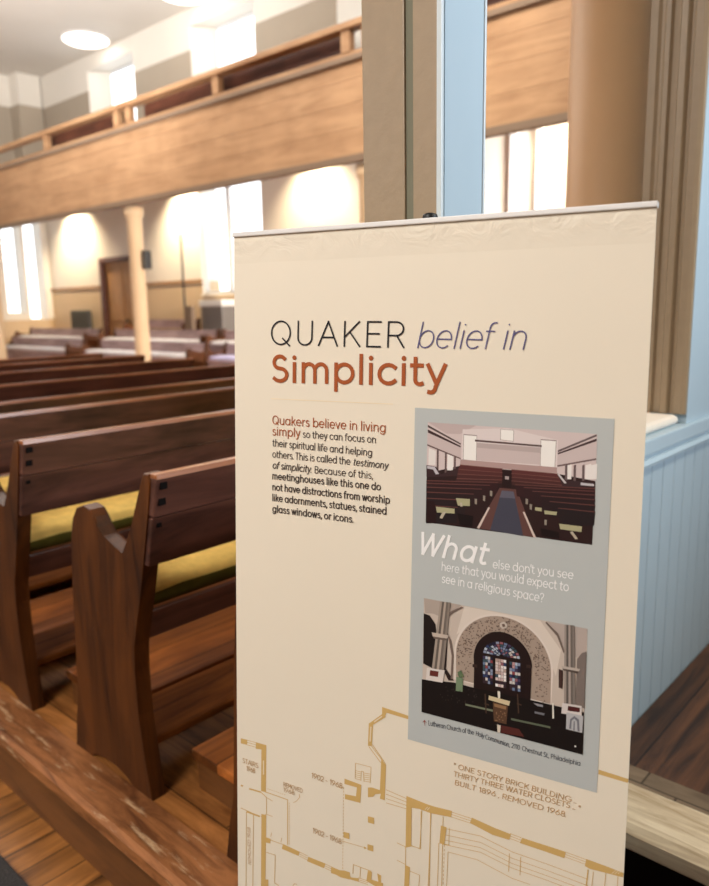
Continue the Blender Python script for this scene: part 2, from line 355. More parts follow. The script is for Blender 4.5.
dup(proto, (XB,.840,.2), 0, 'dark bench end half hidden behind the left edge of the banner')
cu = None
for k, (yy, dz, lab) in enumerate(rows[:3]):
    lb = ['yellow seat cushion on the nearest bench beside the banner','yellow seat cushion on the second row bench','yellow seat cushion on the third row bench at the left edge'][k]
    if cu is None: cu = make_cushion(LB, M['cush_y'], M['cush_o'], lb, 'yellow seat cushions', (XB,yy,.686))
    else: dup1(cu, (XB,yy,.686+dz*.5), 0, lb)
fp = None
for yy, lab in ((1.52,'low wooden foot platform just behind the nearest bench, worn at its edge'),(2.178,'low wooden foot platform under the nearest bench seat'),(2.835,'low wooden foot platform under the second row bench seat'),(3.47,'low wooden foot platform at the third row bench')):
    if fp is None:
        fp = obj('foot_platform', B((0,-.36,.085, LB-.2,-.035,.113,.006)), M['foot']); fp.location = (1.0,yy,.2); tag(fp, lab, 'foot platform', 'foot platforms between the benches')
        obj('skirt', B((.012,-.35,0, LB-.21,-.045,.0848)), M['riser'], fp)
    else:
        f = fp.copy(); COL.objects.link(f); f.location = (1.0,yy,.2); f['label'] = lab
        for ch in list(fp.children): c = ch.copy(); COL.objects.link(c); c.parent = f

# pale cushioned side benches under and in front of the gallery, facing the aisle
GS = 'side benches under the gallery'
SP = [(0,0),(.40,0),(.40,.12),(.385,.3),(.39,.46),(.385,.56),(.36,.60),(.32,.60),(.29,.56),(.10,.52),(.05,.56),(.03,.66),(.015,.685),(-.015,.685),(-.02,.66),(.0,.4)]
def make_side(L, lab, loc, rz):
    t = thing('side_bench', lab, 'bench', loc, rz, GS)
    for x in (0, L-.05): obj('end_panel', PR(SP, x, x+.05, 'X', .005), M['bench_end'], t)
    obj('back_board', B((.05,0,.50, L-.05,.03,.66,.006)), M['mauve'], t); obj('seat', B((.05,.02,.42, L-.05,.39,.45,.005)), M['mauve'], t); obj('front_board', B((.05,.34,.02, L-.05,.36,.4199,.004)), M['mauve'], t)
    return t
side = [(6.90,9.13,.26,3.1,'side bench with pale cushion in the front tier, behind the slim column','w'),
 (7.66,9.80,.42,3.2,'side bench with pale cushion in the raised second tier behind the slim column','w'),
 (8.45,11.40,.58,2.0,'side bench in the top tier against the tan wall below the thin pole','w'),
 (6.90,6.0,.26,2.72,'side bench with lavender cushion in the front tier beside the banner edge','l'),
 (7.66,6.6,.42,3.1,'side bench with pale cushion in the second tier beside the banner edge','w'),
 (6.90,12.75,.26,3.0,'side bench with white cushion in the front tier at far left','w'),
 (7.66,13.5,.42,3.0,'side bench with white cushion in the second tier at far left','w')]
protos = {}; cs = {}
for k, (x, y, z, L, lab, key) in enumerate(side):
    if L in protos: dup(protos[L], (x,y,z), R(90), lab)
    else: protos[L] = make_side(L, lab, (x,y,z), R(90))
    tag(obj('tier_step', B((x-.52,y-.02,.2, x+.07,y+L+.02,z)), M['bench_edge']), 'low step under the ' + ('front tier ' if x < 7 else 'second tier ' if x < 8 else 'top tier ') + 'side bench ' + ('below the thin pole' if x > 8 else 'at far left' if y > 12 else 'beside the banner edge' if y < 8 else 'behind the slim column'), 'step', 'steps under the side benches')
    if x < 8:
        cl = 'pale seat cushion on the ' + lab.replace(' with pale cushion','').replace(' with lavender cushion','').replace(' with white cushion','')
        kk = (key, L)
        if kk not in cs: cs[kk] = make_cushion(L, M['cush_l' if key == 'l' else 'cush_w'], M['cush_l' if key == 'l' else 'cush_w'], cl, 'pale seat cushions', (x,y,z+.451), R(90)); 
        else: dup1(cs[kk], (x,y,z+.451), R(90), cl)
# things along the far wall
ch = thing('upholstered_chair', 'dark grey upholstered chair left of the door by the far wall', 'chair', (8.2,15.75,.2))
obj('seat', B((-.3,-.35,.3, .25,.35,.46,.03)), M['grey'], ch); obj('backrest', B((.2,-.38,.3, .32,.38,1.25,.04)), M['grey'], ch)
for sx in (-.26,.24):
    for sy in (-.3,.3): obj('leg', B((sx-.02,sy-.02,0, sx+.02,sy+.02,.3)), M['black'], ch)
hc = thing('wall_heater', 'grey heater cabinet with white top below the tall far window', 'heater', (8.42,10.78,.2))
obj('cabinet', B((-.17,-.30,0, .17,.30,1.27,.01)), M['metal'], hc); obj('white_top', B((-.19,-.32,1.27, .19,.32,1.38,.01)), M['silver'], hc)
ms = thing('pole_stand', 'thin dark pole stand before the warm lit wall', 'stand', (7.9,11.07,.2))
obj('pole', LA([(.018,.02),(.018,2.5)], 0, 0, 10), M['black'], ms); obj('base', LA([(.16,0),(.16,.02),(.02,.03)], 0, 0, 20), M['black'], ms); obj('box', B((-.04,-.24,.85, .04,-.02,1.28,.01)), M['shade'], ms)

# ------------------------------------------------------------------ lamps on the ceiling and wall-wash spots
for lab, x, y in (('round glowing ceiling lamp, the farther of two', 8.08,14.0),('round glowing ceiling lamp cut by the top edge of the photo', 8.12,10.9)):
    t = thing('ceiling_lamp', lab, 'lamp', (x,y,ZC), 0, 'round ceiling lamps')
    obj('rim', LA([(.44,-.03),(.46,-.02),(.46,0)], 0, 0, 40), M['silver'], t)
    obj('diffuser', LA([(.10,-.10),(.25,-.085),(.36,-.06),(.42,-.031)], 0, 0, 40), M['lampglow'], t)
for lab, y in (('small spot lamp under the gallery lighting the wall left of the door',15.85),('small spot lamp under the gallery lighting the wall right of the door',11.75),('small spot lamp under the gallery lighting the wall near the post',8.4),('small spot lamp under the gallery lighting the wall right of the tall post',4.2)):
    t = thing('spot_lamp', lab, 'lamp', (8.1,y,GZ+1.03), 0, 'spot lamps under the gallery')
    obj('housing', LA([(.06,-.12),(.07,-.12),(.07,0.02)], 0, 0, 20), M['black'], t); obj('bulb', LA([(.03,-.125),(.05,-.119)], 0, 0, 16), M['sconce'], t)
    L = bpy.data.lights.new('spot_light', 'SPOT'); L.energy = 430*(1, 1, .6, .28)[(15.85,11.75,8.4,4.2).index(y)]; L.color = (1,.80,.52); L.spot_size = R(118); L.spot_blend = .8; L.shadow_soft_size = .04
    lo = bpy.data.objects.new('spot_light', L); COL.objects.link(lo); lo.location = (8.1,y,GZ+.88); lo.rotation_euler = (Vector((.5,0,-1.15))).to_track_quat('-Z','Y').to_euler()

# ------------------------------------------------------------------ carpet runner
tag(obj('carpet_runner', B((-.9,-3,.0, .655,16,.012,.004)), M['carpet']), 'dark grey carpet runner on the aisle floor', 'carpet')

tag(obj('floor_mat', B((.80,-2.5,.0, 1.425,.60,.010,.003)), M['black']), 'black floor mat below the pale worn step edge at lower right', 'mat')
# ------------------------------------------------------------------ banner
ux = Vector((0.25019, -0.968197, -0.0)); uz = Vector((0.081005, 0.020932, 0.996494)); uy = uz.cross(ux)
TL = Vector((0.751426, 0.916234, 0.111978))+Vector((0,0,H)); LEN = TL.z/uz.z
root = thing('roll_up_banner', 'cream roll-up banner about simplicity standing in the aisle', 'banner')
o0 = TL - uz*LEN + ux*.3
mw = Matrix(((ux.x,uy.x,uz.x,o0.x),(ux.y,uy.y,uz.y,o0.y),(ux.z,uy.z,uz.z,o0.z),(0,0,0,1)))
root.matrix_world = mw
def loc(u, v, h=0): return (u*1e-5-.3, -.0003-h, LEN-v*1e-5)
msheet = paint('banner_vinyl', (240,230,211), .55, .3, .012, 3, 0)
n_ = msheet.node_tree.nodes; l_ = msheet.node_tree.links
tc = n_.new('ShaderNodeTexCoord'); wv = n_.new('ShaderNodeTexNoise'); wv.inputs['Scale'].default_value = 26; wv.inputs['Detail'].default_value = 4; wv.inputs['Distortion'].default_value = 1.5
sx = n_.new('ShaderNodeSeparateXYZ'); mr = n_.new('ShaderNodeMapRange'); mr.inputs['From Min'].default_value = LEN-.045; mr.inputs['From Max'].default_value = LEN-.012; mr.inputs['To Min'].default_value = 0; mr.inputs['To Max'].default_value = 1
mu = n_.new('ShaderNodeMath'); mu.operation = 'MULTIPLY'; bp = n_.new('ShaderNodeBump'); bp.inputs['Strength'].default_value = .32; bp.inputs['Distance'].default_value = .012
l_.new(tc.outputs['Object'], wv.inputs['Vector']); l_.new(tc.outputs['Object'], sx.inputs[0]); l_.new(sx.outputs['Z'], mr.inputs['Value']); l_.new(wv.outputs['Fac'], mu.inputs[0]); l_.new(mr.outputs['Result'], mu.inputs[1])
l_.new(mu.outputs[0], bp.inputs['Height']); l_.new(bp.outputs['Normal'], n_['Principled BSDF'].inputs['Normal'])
EDGE = (0.01205, 0.0123)
def exx(side, z):      # the sheet's edges drift a little towards the base
    v = (LEN-z)/1.0
    return (-.3+EDGE[0]*v) if side < 0 else (.3+EDGE[1]*v)
bm = bmesh.new()
prev = None
for i in range(41):
    z = LEN-(LEN-.06)*i/40; a, b = exx(-1, z), exx(1, z)
    row = [bm.verts.new((a,0,z)), bm.verts.new((b,0,z)), bm.verts.new((b,.0012,z)), bm.verts.new((a,.0012,z))]
    if prev:
        for k in range(4): bm.faces.new((prev[k], prev[(k+1)%4], row[(k+1)%4], row[k]))
    else: bm.faces.new(row)
    prev = row
bm.faces.new(prev[::-1])
obj('printed_sheet', bm, msheet, root)
obj('top_rail', B((-.301,-.004,LEN-.0052, .3012,.010,LEN+.0018,.0015)), M['silver'], root)
obj('support_pole', LA([(.008,.06),(.008,LEN-.004)], .0104, .022, 14), M['metal'], root)
obj('pole_cap', LA([(.010,LEN-.008),(.0105,LEN+.008),(.0095,LEN+.011),(.006,LEN+.0125)], .0104, .022, 20), M['black'], root)
obj('base_case', B((-.31,-.035,.024, .31,.045,.085,.012)), M['silver'], root)
for s in (-.2, .2): obj('foot', B((s-.015,-.10,.024, s+.015,.03,.030,.002)), M['silver'], root)
# printed matter, laid on the sheet as thin ink films
G = [
('grey_panel',0,(191,196,195),[(30603,25054),(56715,25215),(57208,73021),(31003,72665)]),
('floor_plan_print',0,(214,178,112),[(1720,80166),(2980,80093),(2986,80953),(1725,81030)]),
('floor_plan_print',0,(214,178,112),[(4666,80064),(6690,80035),(6698,80852),(4675,81172)]),
('floor_plan_print',0,(214,178,112),[(2968,80201),(4654,80172),(4680,80083),(2994,80112)]),
('floor_plan_print',0,(214,178,112),[(2970,80583),(4657,80551),(4683,80463),(2996,80494)]),
('floor_plan_print',0,(214,178,112),[(2973,80998),(4660,80963),(4686,80875),(2999,80909)]),
('floor_plan_print',0,(214,178,112),[(5761,80787),(6697,80695),(6696,87988),(5754,88044)]),
('floor_plan_print',1,(238,220,188),[(6097,82753),(6119,85129),(6350,85063),(6327,82690)]),
('floor_plan_print',0,(214,178,112),[(1718,88388),(2168,88387),(2261,88113),(1812,88115)]),
('floor_plan_print',0,(214,178,112),[(3366,88489),(5680,88382),(5758,88112),(3446,88217)]),
('floor_plan_print',0,(214,178,112),[(6598,88018),(10797,88089),(10846,87948),(6648,87875)]),
('floor_plan_print',0,(214,178,112),[(10747,88041),(10847,95611),(10997,95561),(10896,87996)]),
('floor_plan_print',0,(214,178,112),[(6963,87344),(7183,87345),(7213,87256),(6993,87255)]),
('floor_plan_print',0,(214,178,112),[(7362,87346),(7582,87347),(7612,87258),(7392,87257)]),
('floor_plan_print',0,(214,178,112),[(7761,87348),(7980,87349),(8009,87260),(7791,87259)]),
('floor_plan_print',0,(214,178,112),[(8158,87350),(8376,87351),(8406,87263),(8188,87261)]),
('floor_plan_print',0,(214,178,112),[(8555,87352),(8772,87354),(8801,87265),(8584,87264)]),
('floor_plan_print',0,(214,178,112),[(8950,87355),(9166,87356),(9196,87267),(8979,87266)]),
('floor_plan_print',0,(214,178,112),[(9343,87357),(9559,87358),(9589,87269),(9373,87268)]),
('floor_plan_print',0,(214,178,112),[(9736,87359),(9951,87360),(9980,87272),(9765,87271)]),
('floor_plan_print',0,(214,178,112),[(10127,87361),(10342,87362),(10371,87274),(10156,87273)]),
('floor_plan_print',0,(214,178,112),[(11130,88396),(11133,88642),(11226,88613),(11222,88368)]),
('floor_plan_print',0,(214,178,112),[(11136,88843),(11139,89088),(11232,89060),(11228,88814)]),
('floor_plan_print',0,(214,178,112),[(11142,89289),(11145,89535),(11238,89507),(11234,89261)]),
('floor_plan_print',0,(214,178,112),[(11148,89736),(11151,89982),(11244,89954),(11241,89708)]),
('floor_plan_print',0,(214,178,112),[(11154,90184),(11157,90430),(11250,90401),(11247,90155)]),
('floor_plan_print',0,(214,178,112),[(11160,90632),(11163,90878),(11256,90849),(11253,90602)]),
('floor_plan_print',0,(214,178,112),[(11166,91080),(11169,91326),(11262,91297),(11259,91050)]),
('floor_plan_print',0,(214,178,112),[(11172,91528),(11175,91775),(11268,91745),(11265,91499)]),
('floor_plan_print',0,(214,178,112),[(11178,91977),(11181,92224),(11274,92194),(11271,91947)]),
('floor_plan_print',0,(214,178,112),[(11184,92426),(11187,92673),(11280,92643),(11277,92396)]),
('floor_plan_print',0,(214,178,112),[(11190,92875),(11193,93123),(11287,93093),(11283,92845)]),
('floor_plan_print',0,(214,178,112),[(11196,93325),(11200,93573),(11293,93542),(11289,93295)]),
('floor_plan_print',0,(214,178,112),[(11202,93775),(11206,94023),(11299,93993),(11295,93745)]),
('floor_plan_print',0,(214,178,112),[(11208,94226),(11212,94474),(11305,94443),(11302,94195)]),
('floor_plan_print',0,(214,178,112),[(11215,94677),(11218,94925),(11311,94894),(11308,94646)]),
('floor_plan_print',0,(214,178,112),[(11221,95128),(11224,95376),(11317,95345),(11314,95097)]),
('floor_plan_print',0,(214,178,112),[(12905,86458),(12981,86964),(13072,86927),(12995,86421)]),
('floor_plan_print',0,(214,178,112),[(12991,86930),(12417,87727),(12488,87760),(13062,86962)]),
('floor_plan_print',0,(214,178,112),[(12432,87712),(11849,88139),(11890,88203),(12472,87775)]),
('floor_plan_print',0,(214,178,112),[(5673,88304),(6767,88873),(6858,88759),(5765,88190)]),
('floor_plan_print',0,(214,178,112),[(6755,88833),(6783,91708),(6898,91672),(6870,88799)]),
('floor_plan_print',0,(214,178,112),[(6817,91650),(5733,92409),(5780,92489),(6864,91730)]),
('floor_plan_print',0,(214,178,112),[(6788,88860),(7978,89138),(8026,89051),(6837,88772)]),
('floor_plan_print',0,(214,178,112),[(6824,91735),(8014,91747),(8046,91657),(6857,91645)]),
('floor_plan_print',0,(214,178,112),[(1758,92221),(5546,92569),(5602,92442),(1816,92093)]),
('floor_plan_print',0,(214,178,112),[(2933,92586),(5521,92620),(5627,92328),(3042,92291)]),
('floor_plan_print',0,(214,178,112),[(5861,91932),(6806,91862),(6769,103004),(7315,102808),(7328,104112),(5902,104631)]),
('floor_plan_print',0,(214,178,112),[(2853,92480),(2862,105604),(2983,105561),(2972,92443)]),
('floor_plan_print',0,(214,178,112),[(4266,92592),(4212,105113),(4331,105071),(4384,92556)]),
('floor_plan_print',0,(214,178,112),[(6698,95669),(7713,95657),(7613,96465),(6707,96572)]),
('floor_plan_print',0,(214,178,112),[(7696,95905),(10093,95879),(10130,95770),(7734,95795)]),
('floor_plan_print',0,(214,178,112),[(7798,94527),(7661,95280),(7756,95264),(7892,94511)]),
('floor_plan_print',0,(214,178,112),[(9733,94791),(9600,95539),(9693,95523),(9826,94776)]),
('floor_plan_print',0,(214,178,112),[(6888,98281),(8587,98188),(8621,98078),(6922,98170)]),
('floor_plan_print',0,(214,178,112),[(8547,98151),(8457,102983),(8572,102944),(8662,98115)]),
('floor_plan_print',0,(214,178,112),[(8486,103019),(9352,103161),(9409,103050),(8543,102908)]),
('floor_plan_print',0,(214,178,112),[(12007,102250),(12350,101740),(12264,101705),(11920,102215)]),
('floor_plan_print',0,(214,178,112),[(12291,101777),(12746,101741),(12777,101632),(12323,101668)]),
('floor_plan_print',0,(214,178,112),[(10040,95720),(13164,96006),(12967,96770),(9838,96621)]),
('floor_plan_print',0,(214,178,112),[(13144,96082),(14628,96271),(14668,96183),(13185,95993)]),
('floor_plan_print',0,(214,178,112),[(13149,96429),(14634,96616),(14674,96527),(13190,96340)]),
('floor_plan_print',0,(214,178,112),[(13154,96776),(14640,96961),(14680,96872),(13195,96686)]),
('floor_plan_print',0,(214,178,112),[(14752,96286),(16182,96329),(17864,96371),(17613,97238),(15858,97162),(14560,97109)]),
('floor_plan_print',0,(214,178,112),[(17782,96500),(19246,96610),(19281,96523),(17817,96412)]),
('floor_plan_print',0,(214,178,112),[(17788,96841),(19253,96949),(19288,96862),(17823,96753)]),
('floor_plan_print',0,(214,178,112),[(17795,97181),(19260,97288),(19295,97200),(17830,97093)]),
('floor_plan_print',0,(214,178,112),[(19263,96536),(20350,96587),(21161,96363),(22133,96328),(22159,97484),(20537,97695),(19082,97406)]),
('floor_plan_print',0,(214,178,112),[(26804,68834),(30976,69161),(30993,69688),(27533,69534),(27402,69902),(26842,70242)]),
('floor_plan_print',0,(214,178,112),[(27250,69535),(27411,70237),(25239,72066),(24798,71835)]),
('floor_plan_print',0,(214,178,112),[(25086,71763),(25414,71851),(25320,75193),(24669,75365),(24725,71853)]),
('floor_plan_print',1,(238,220,188),[(24993,72292),(24907,74609),(25120,74565),(25205,72251)]),
('floor_plan_print',1,(238,220,188),[(25647,71500),(26905,70307),(26779,70177),(25520,71369)]),
('floor_plan_print',0,(214,178,112),[(24778,75467),(26784,77429),(26861,77353),(24855,75391)]),
('floor_plan_print',0,(214,178,112),[(25135,75201),(27135,77127),(27211,77050),(25212,75125)]),
('floor_plan_print',0,(214,178,112),[(25347,75006),(27571,77414),(27649,77341),(25426,74932)]),
('floor_plan_print',0,(214,178,112),[(26882,76929),(27685,77493),(27623,83006),(26830,82969),(26952,82171),(26056,82508),(25742,83019),(24872,83350),(24833,81827),(25487,81635),(26794,81665)]),
('floor_plan_print',0,(214,178,112),[(20874,81576),(23725,81733),(23647,84632),(21021,84792),(21004,84017),(22882,83808),(22997,82367),(20893,82419)]),
('floor_plan_print',0,(214,178,112),[(22709,81049),(22726,78596),(22642,78617),(22626,81071)]),
('floor_plan_print',0,(214,178,112),[(22675,78648),(25251,78554),(25269,78474),(22694,78566)]),
('floor_plan_print',0,(214,178,112),[(25219,78523),(25138,81040),(25220,81021),(25301,78505)]),
('floor_plan_print',0,(214,178,112),[(22703,79828),(23593,79785),(23611,79703),(22721,79746)]),
('floor_plan_print',0,(214,178,112),[(24039,79798),(25210,79673),(25223,79593),(24052,79717)]),
('floor_plan_print',0,(214,178,112),[(22710,80140),(23601,80097),(23619,80015),(22729,80058)]),
('floor_plan_print',0,(214,178,112),[(24047,80109),(25218,79983),(25231,79902),(24060,80028)]),
('floor_plan_print',0,(214,178,112),[(22718,80453),(23608,80408),(23626,80327),(22736,80371)]),
('floor_plan_print',0,(214,178,112),[(24054,80420),(25225,80292),(25239,80212),(24068,80339)]),
('floor_plan_print',0,(214,178,112),[(22725,80766),(23616,80720),(23634,80638),(22744,80684)]),
('floor_plan_print',0,(214,178,112),[(24062,80732),(25233,80602),(25247,80521),(24075,80651)]),
('floor_plan_print',0,(214,178,112),[(22732,81080),(23623,81032),(23642,80950),(22751,80997)]),
('floor_plan_print',0,(214,178,112),[(24070,81043),(25241,80912),(25255,80831),(24083,80962)]),
('floor_plan_print',0,(214,178,112),[(23677,81120),(23714,79575),(23631,79595),(23594,81140)]),
('floor_plan_print',0,(214,178,112),[(23665,79626),(24033,79591),(24048,79510),(23679,79544)]),
('floor_plan_print',0,(214,178,112),[(23999,79564),(24112,81134),(24194,81106),(24082,79537)]),
('floor_plan_print',0,(214,178,112),[(24947,86338),(25973,86261),(25999,87267),(24972,87314)]),
('floor_plan_print',0,(214,178,112),[(20909,90113),(21897,90043),(21919,91002),(20929,91041)]),
('floor_plan_print',0,(214,178,112),[(24986,90768),(25942,90696),(25967,91640),(25009,91681)]),
('floor_plan_print',0,(214,178,112),[(20664,91744),(24807,91504),(24829,91420),(20687,91658)]),
('floor_plan_print',0,(214,178,112),[(24443,91304),(24929,91460),(24453,91727)]),
('floor_plan_print',0,(214,178,112),[(20711,83039),(20714,83319),(20800,83295),(20797,83015)]),
('floor_plan_print',0,(214,178,112),[(20717,83549),(20720,83829),(20805,83805),(20802,83524)]),
('floor_plan_print',0,(214,178,112),[(20722,84059),(20725,84340),(20810,84315),(20807,84035)]),
('floor_plan_print',0,(214,178,112),[(20727,84570),(20730,84851),(20816,84826),(20813,84545)]),
('floor_plan_print',0,(214,178,112),[(20732,85082),(20735,85363),(20821,85338),(20818,85057)]),
('floor_plan_print',0,(214,178,112),[(20738,85594),(20741,85875),(20826,85850),(20823,85568)]),
('floor_plan_print',0,(214,178,112),[(20743,86106),(20746,86388),(20832,86362),(20829,86080)]),
('floor_plan_print',0,(214,178,112),[(20748,86619),(20751,86901),(20837,86875),(20834,86593)]),
('floor_plan_print',0,(214,178,112),[(20754,87132),(20757,87415),(20842,87389),(20839,87106)]),
('floor_plan_print',0,(214,178,112),[(20759,87646),(20762,87929),(20848,87902),(20845,87620)]),
('floor_plan_print',0,(214,178,112),[(20764,88160),(20767,88443),(20853,88417),(20850,88134)]),
('floor_plan_print',0,(214,178,112),[(20770,88675),(20773,88958),(20858,88932),(20855,88648)]),
('floor_plan_print',0,(214,178,112),[(20775,89190),(20778,89474),(20864,89447),(20861,89163)]),
('floor_plan_print',0,(214,178,112),[(20780,89706),(20783,89990),(20869,89963),(20866,89679)]),
('floor_plan_print',0,(214,178,112),[(20786,90222),(20789,90506),(20874,90479),(20872,90195)]),
('floor_plan_print',0,(214,178,112),[(20791,90739),(20794,91023),(20880,90996),(20877,90711)]),
('floor_plan_print',0,(214,178,112),[(20796,91256),(20799,91540),(20885,91513),(20882,91228)]),
('floor_plan_print',0,(214,178,112),[(20802,91773),(20805,92058),(20891,92031),(20888,91746)]),
('floor_plan_print',0,(214,178,112),[(20807,92292),(20810,92577),(20896,92549),(20893,92264)]),
('floor_plan_print',0,(214,178,112),[(20812,92810),(20815,93096),(20901,93067),(20898,92782)]),
('floor_plan_print',0,(214,178,112),[(20818,93329),(20821,93615),(20907,93586),(20904,93301)]),
('floor_plan_print',0,(214,178,112),[(20823,93849),(20826,94135),(20912,94106),(20909,93820)]),
('floor_plan_print',0,(214,178,112),[(20829,94369),(20831,94655),(20918,94626),(20915,94340)]),
('floor_plan_print',0,(214,178,112),[(20834,94889),(20837,95176),(20923,95147),(20920,94860)]),
('floor_plan_print',0,(214,178,112),[(20839,95410),(20842,95697),(20929,95668),(20926,95381)]),
('floor_plan_print',0,(214,178,112),[(20845,95932),(20848,96219),(20934,96189),(20931,95902)]),
('floor_plan_print',0,(214,178,112),[(19922,83312),(20755,83066),(20753,82987),(19920,83232)]),
('floor_plan_print',0,(214,178,112),[(27774,81345),(31036,81739),(31067,81652),(27807,81257)]),
('floor_plan_print',0,(214,178,112),[(27795,82021),(31053,82258),(31082,82170),(27825,81933)]),
('floor_plan_print',0,(214,178,112),[(27816,82698),(31071,82777),(31096,82689),(27842,82609)]),
('floor_plan_print',0,(214,178,112),[(27836,83376),(31089,83297),(31110,83209),(27859,83286)]),
('floor_plan_print',0,(214,178,112),[(31039,81291),(34788,81638),(38009,81443),(37913,82399),(34826,82766),(31913,82587),(32037,88759),(31144,89265)]),
('floor_plan_print',1,(238,220,188),[(34008,82520),(34398,81996),(34320,81945),(33930,82469)]),
('floor_plan_print',1,(238,220,188),[(34346,82482),(34735,81960),(34658,81909),(34269,82431)]),
('floor_plan_print',0,(214,178,112),[(33325,82862),(33446,88696),(33531,88668),(33409,82837)]),
('floor_plan_print',0,(214,178,112),[(33502,88638),(32047,88579),(32019,88668),(33475,88726)]),
('floor_plan_print',0,(214,178,112),[(31092,89145),(31183,92122),(31278,92089),(31187,89113)]),
('floor_plan_print',0,(214,178,112),[(29741,89013),(31123,89173),(31156,89084),(29775,88923)]),
('floor_plan_print',0,(214,178,112),[(29818,91696),(31205,91910),(31242,91820),(29855,91606)]),
('floor_plan_print',0,(214,178,112),[(31156,91958),(31930,92034),(31883,95032),(31117,95311)]),
('floor_plan_print',0,(214,178,112),[(31934,92695),(33468,92773),(33497,92683),(31965,92604)]),
('floor_plan_print',0,(214,178,112),[(33440,92740),(33358,94493),(33443,94469),(33525,92716)]),
('floor_plan_print',0,(214,178,112),[(34781,82779),(34987,93904),(35078,93872),(34871,82753)]),
('floor_plan_print',0,(214,178,112),[(22700,96346),(22740,94819),(22638,94850),(22598,96378)]),
('floor_plan_print',0,(214,178,112),[(22672,94886),(25666,94910),(25698,94809),(22706,94783)]),
('floor_plan_print',0,(214,178,112),[(25632,94877),(25666,96184),(25766,96148),(25732,94842)]),
('floor_plan_print',0,(214,178,112),[(23845,94860),(23813,96666),(23914,96634),(23945,94829)]),
('floor_plan_print',0,(214,178,112),[(25166,94935),(25832,94949),(25790,96175),(27695,96058),(27708,96549),(26439,97010),(24950,96691)]),
('floor_plan_print',0,(214,178,112),[(26712,94851),(27373,94970),(27336,96294),(26971,96319)]),
('floor_plan_print',0,(214,178,112),[(18841,96612),(20588,96583),(21927,96401),(22323,97056),(23640,96730),(23654,97301),(20994,97531),(18860,97558)]),
('floor_plan_print',0,(214,178,112),[(23552,96728),(25196,96641),(25219,96556),(23575,96642)]),
('floor_plan_print',0,(214,178,112),[(23559,97014),(25203,96925),(25227,96839),(23582,96928)]),
('floor_plan_print',0,(214,178,112),[(23565,97300),(25210,97208),(25234,97123),(23589,97213)]),
('floor_plan_print',0,(214,178,112),[(31590,81478),(34595,81586),(37945,81666),(37656,82389),(34355,82462),(31633,82871)]),
('floor_plan_print',0,(214,178,112),[(37618,81645),(40932,81708),(40952,81631),(37638,81568)]),
('floor_plan_print',0,(214,178,112),[(37631,82010),(40947,82068),(40966,81991),(37651,81933)]),
('floor_plan_print',0,(214,178,112),[(37644,82376),(40961,82428),(40980,82352),(37665,82298)]),
('floor_plan_print',0,(214,178,112),[(40936,81515),(44174,81984),(46440,82171),(46283,83039),(43971,83080),(40664,82383)]),
('floor_plan_print',0,(214,178,112),[(46329,82139),(47879,82241),(47900,82167),(46350,82064)]),
('floor_plan_print',0,(214,178,112),[(46344,82491),(47895,82590),(47916,82516),(46365,82416)]),
('floor_plan_print',0,(214,178,112),[(46360,82843),(47911,82940),(47932,82866),(46381,82768)]),
('floor_plan_print',0,(214,178,112),[(47984,82173),(50918,82207),(53774,82240),(53639,83177),(50725,83073),(47734,83016)]),
('floor_plan_print',0,(214,178,112),[(53675,82306),(56379,82464),(56397,82392),(53694,82234)]),
('floor_plan_print',0,(214,178,112),[(53692,82647),(56396,82800),(56414,82729),(53711,82574)]),
('floor_plan_print',0,(214,178,112),[(53710,82987),(56414,83136),(56432,83065),(53728,82915)]),
('floor_plan_print',0,(214,178,112),[(56383,82332),(59019,82487),(61000,82657),(60948,83251),(56888,83525),(56258,83354)]),
('floor_plan_print',1,(238,220,188),[(59604,83279),(60083,82628),(60034,82582),(59555,83233)]),
('floor_plan_print',1,(238,220,188),[(59983,83145),(60461,82495),(60412,82449),(59934,83099)]),
('floor_plan_print',1,(238,220,188),[(60361,83011),(60837,82363),(60788,82317),(60312,82965)]),
('floor_plan_print',0,(214,178,112),[(36665,84443),(42239,83842),(42252,83759),(36679,84358)]),
('floor_plan_print',0,(214,178,112),[(42230,83842),(46727,84664),(46757,84582),(42262,83759)]),
('floor_plan_print',0,(214,178,112),[(46731,84665),(51496,84801),(51516,84721),(46753,84582)]),
('floor_plan_print',0,(214,178,112),[(51495,84801),(56737,85084),(56757,85005),(51517,84721)]),
('floor_plan_print',0,(214,178,112),[(36699,85389),(42277,84764),(42289,84687),(36712,85310)]),
('floor_plan_print',0,(214,178,112),[(42268,84763),(46768,85569),(46796,85494),(42297,84688)]),
('floor_plan_print',0,(214,178,112),[(46772,85569),(51540,85687),(51558,85613),(46792,85494)]),
('floor_plan_print',0,(214,178,112),[(51539,85687),(56783,85949),(56802,85877),(51559,85613)]),
('floor_plan_print',0,(214,178,112),[(36727,86181),(42308,85536),(42320,85459),(36740,86102)]),
('floor_plan_print',0,(214,178,112),[(42299,85535),(46802,86326),(46829,86252),(42329,85459)]),
('floor_plan_print',0,(214,178,112),[(46806,86327),(51576,86428),(51594,86355),(46825,86251)]),
('floor_plan_print',0,(214,178,112),[(51575,86428),(56822,86673),(56840,86601),(51595,86355)]),
('floor_plan_print',0,(214,178,112),[(36752,86868),(42335,86206),(42347,86129),(36765,86789)]),
('floor_plan_print',0,(214,178,112),[(42326,86205),(46831,86984),(46858,86909),(42355,86129)]),
('floor_plan_print',0,(214,178,112),[(46835,86984),(51607,87072),(51625,86998),(46854,86909)]),
('floor_plan_print',0,(214,178,112),[(51606,87072),(56855,87301),(56873,87229),(51626,86998)]),
('floor_plan_print',0,(214,178,112),[(37652,92915),(37676,87698),(37602,87720),(37578,92939)]),
('floor_plan_print',0,(214,178,112),[(37630,87748),(41875,87462),(41891,87385),(37647,87670)]),
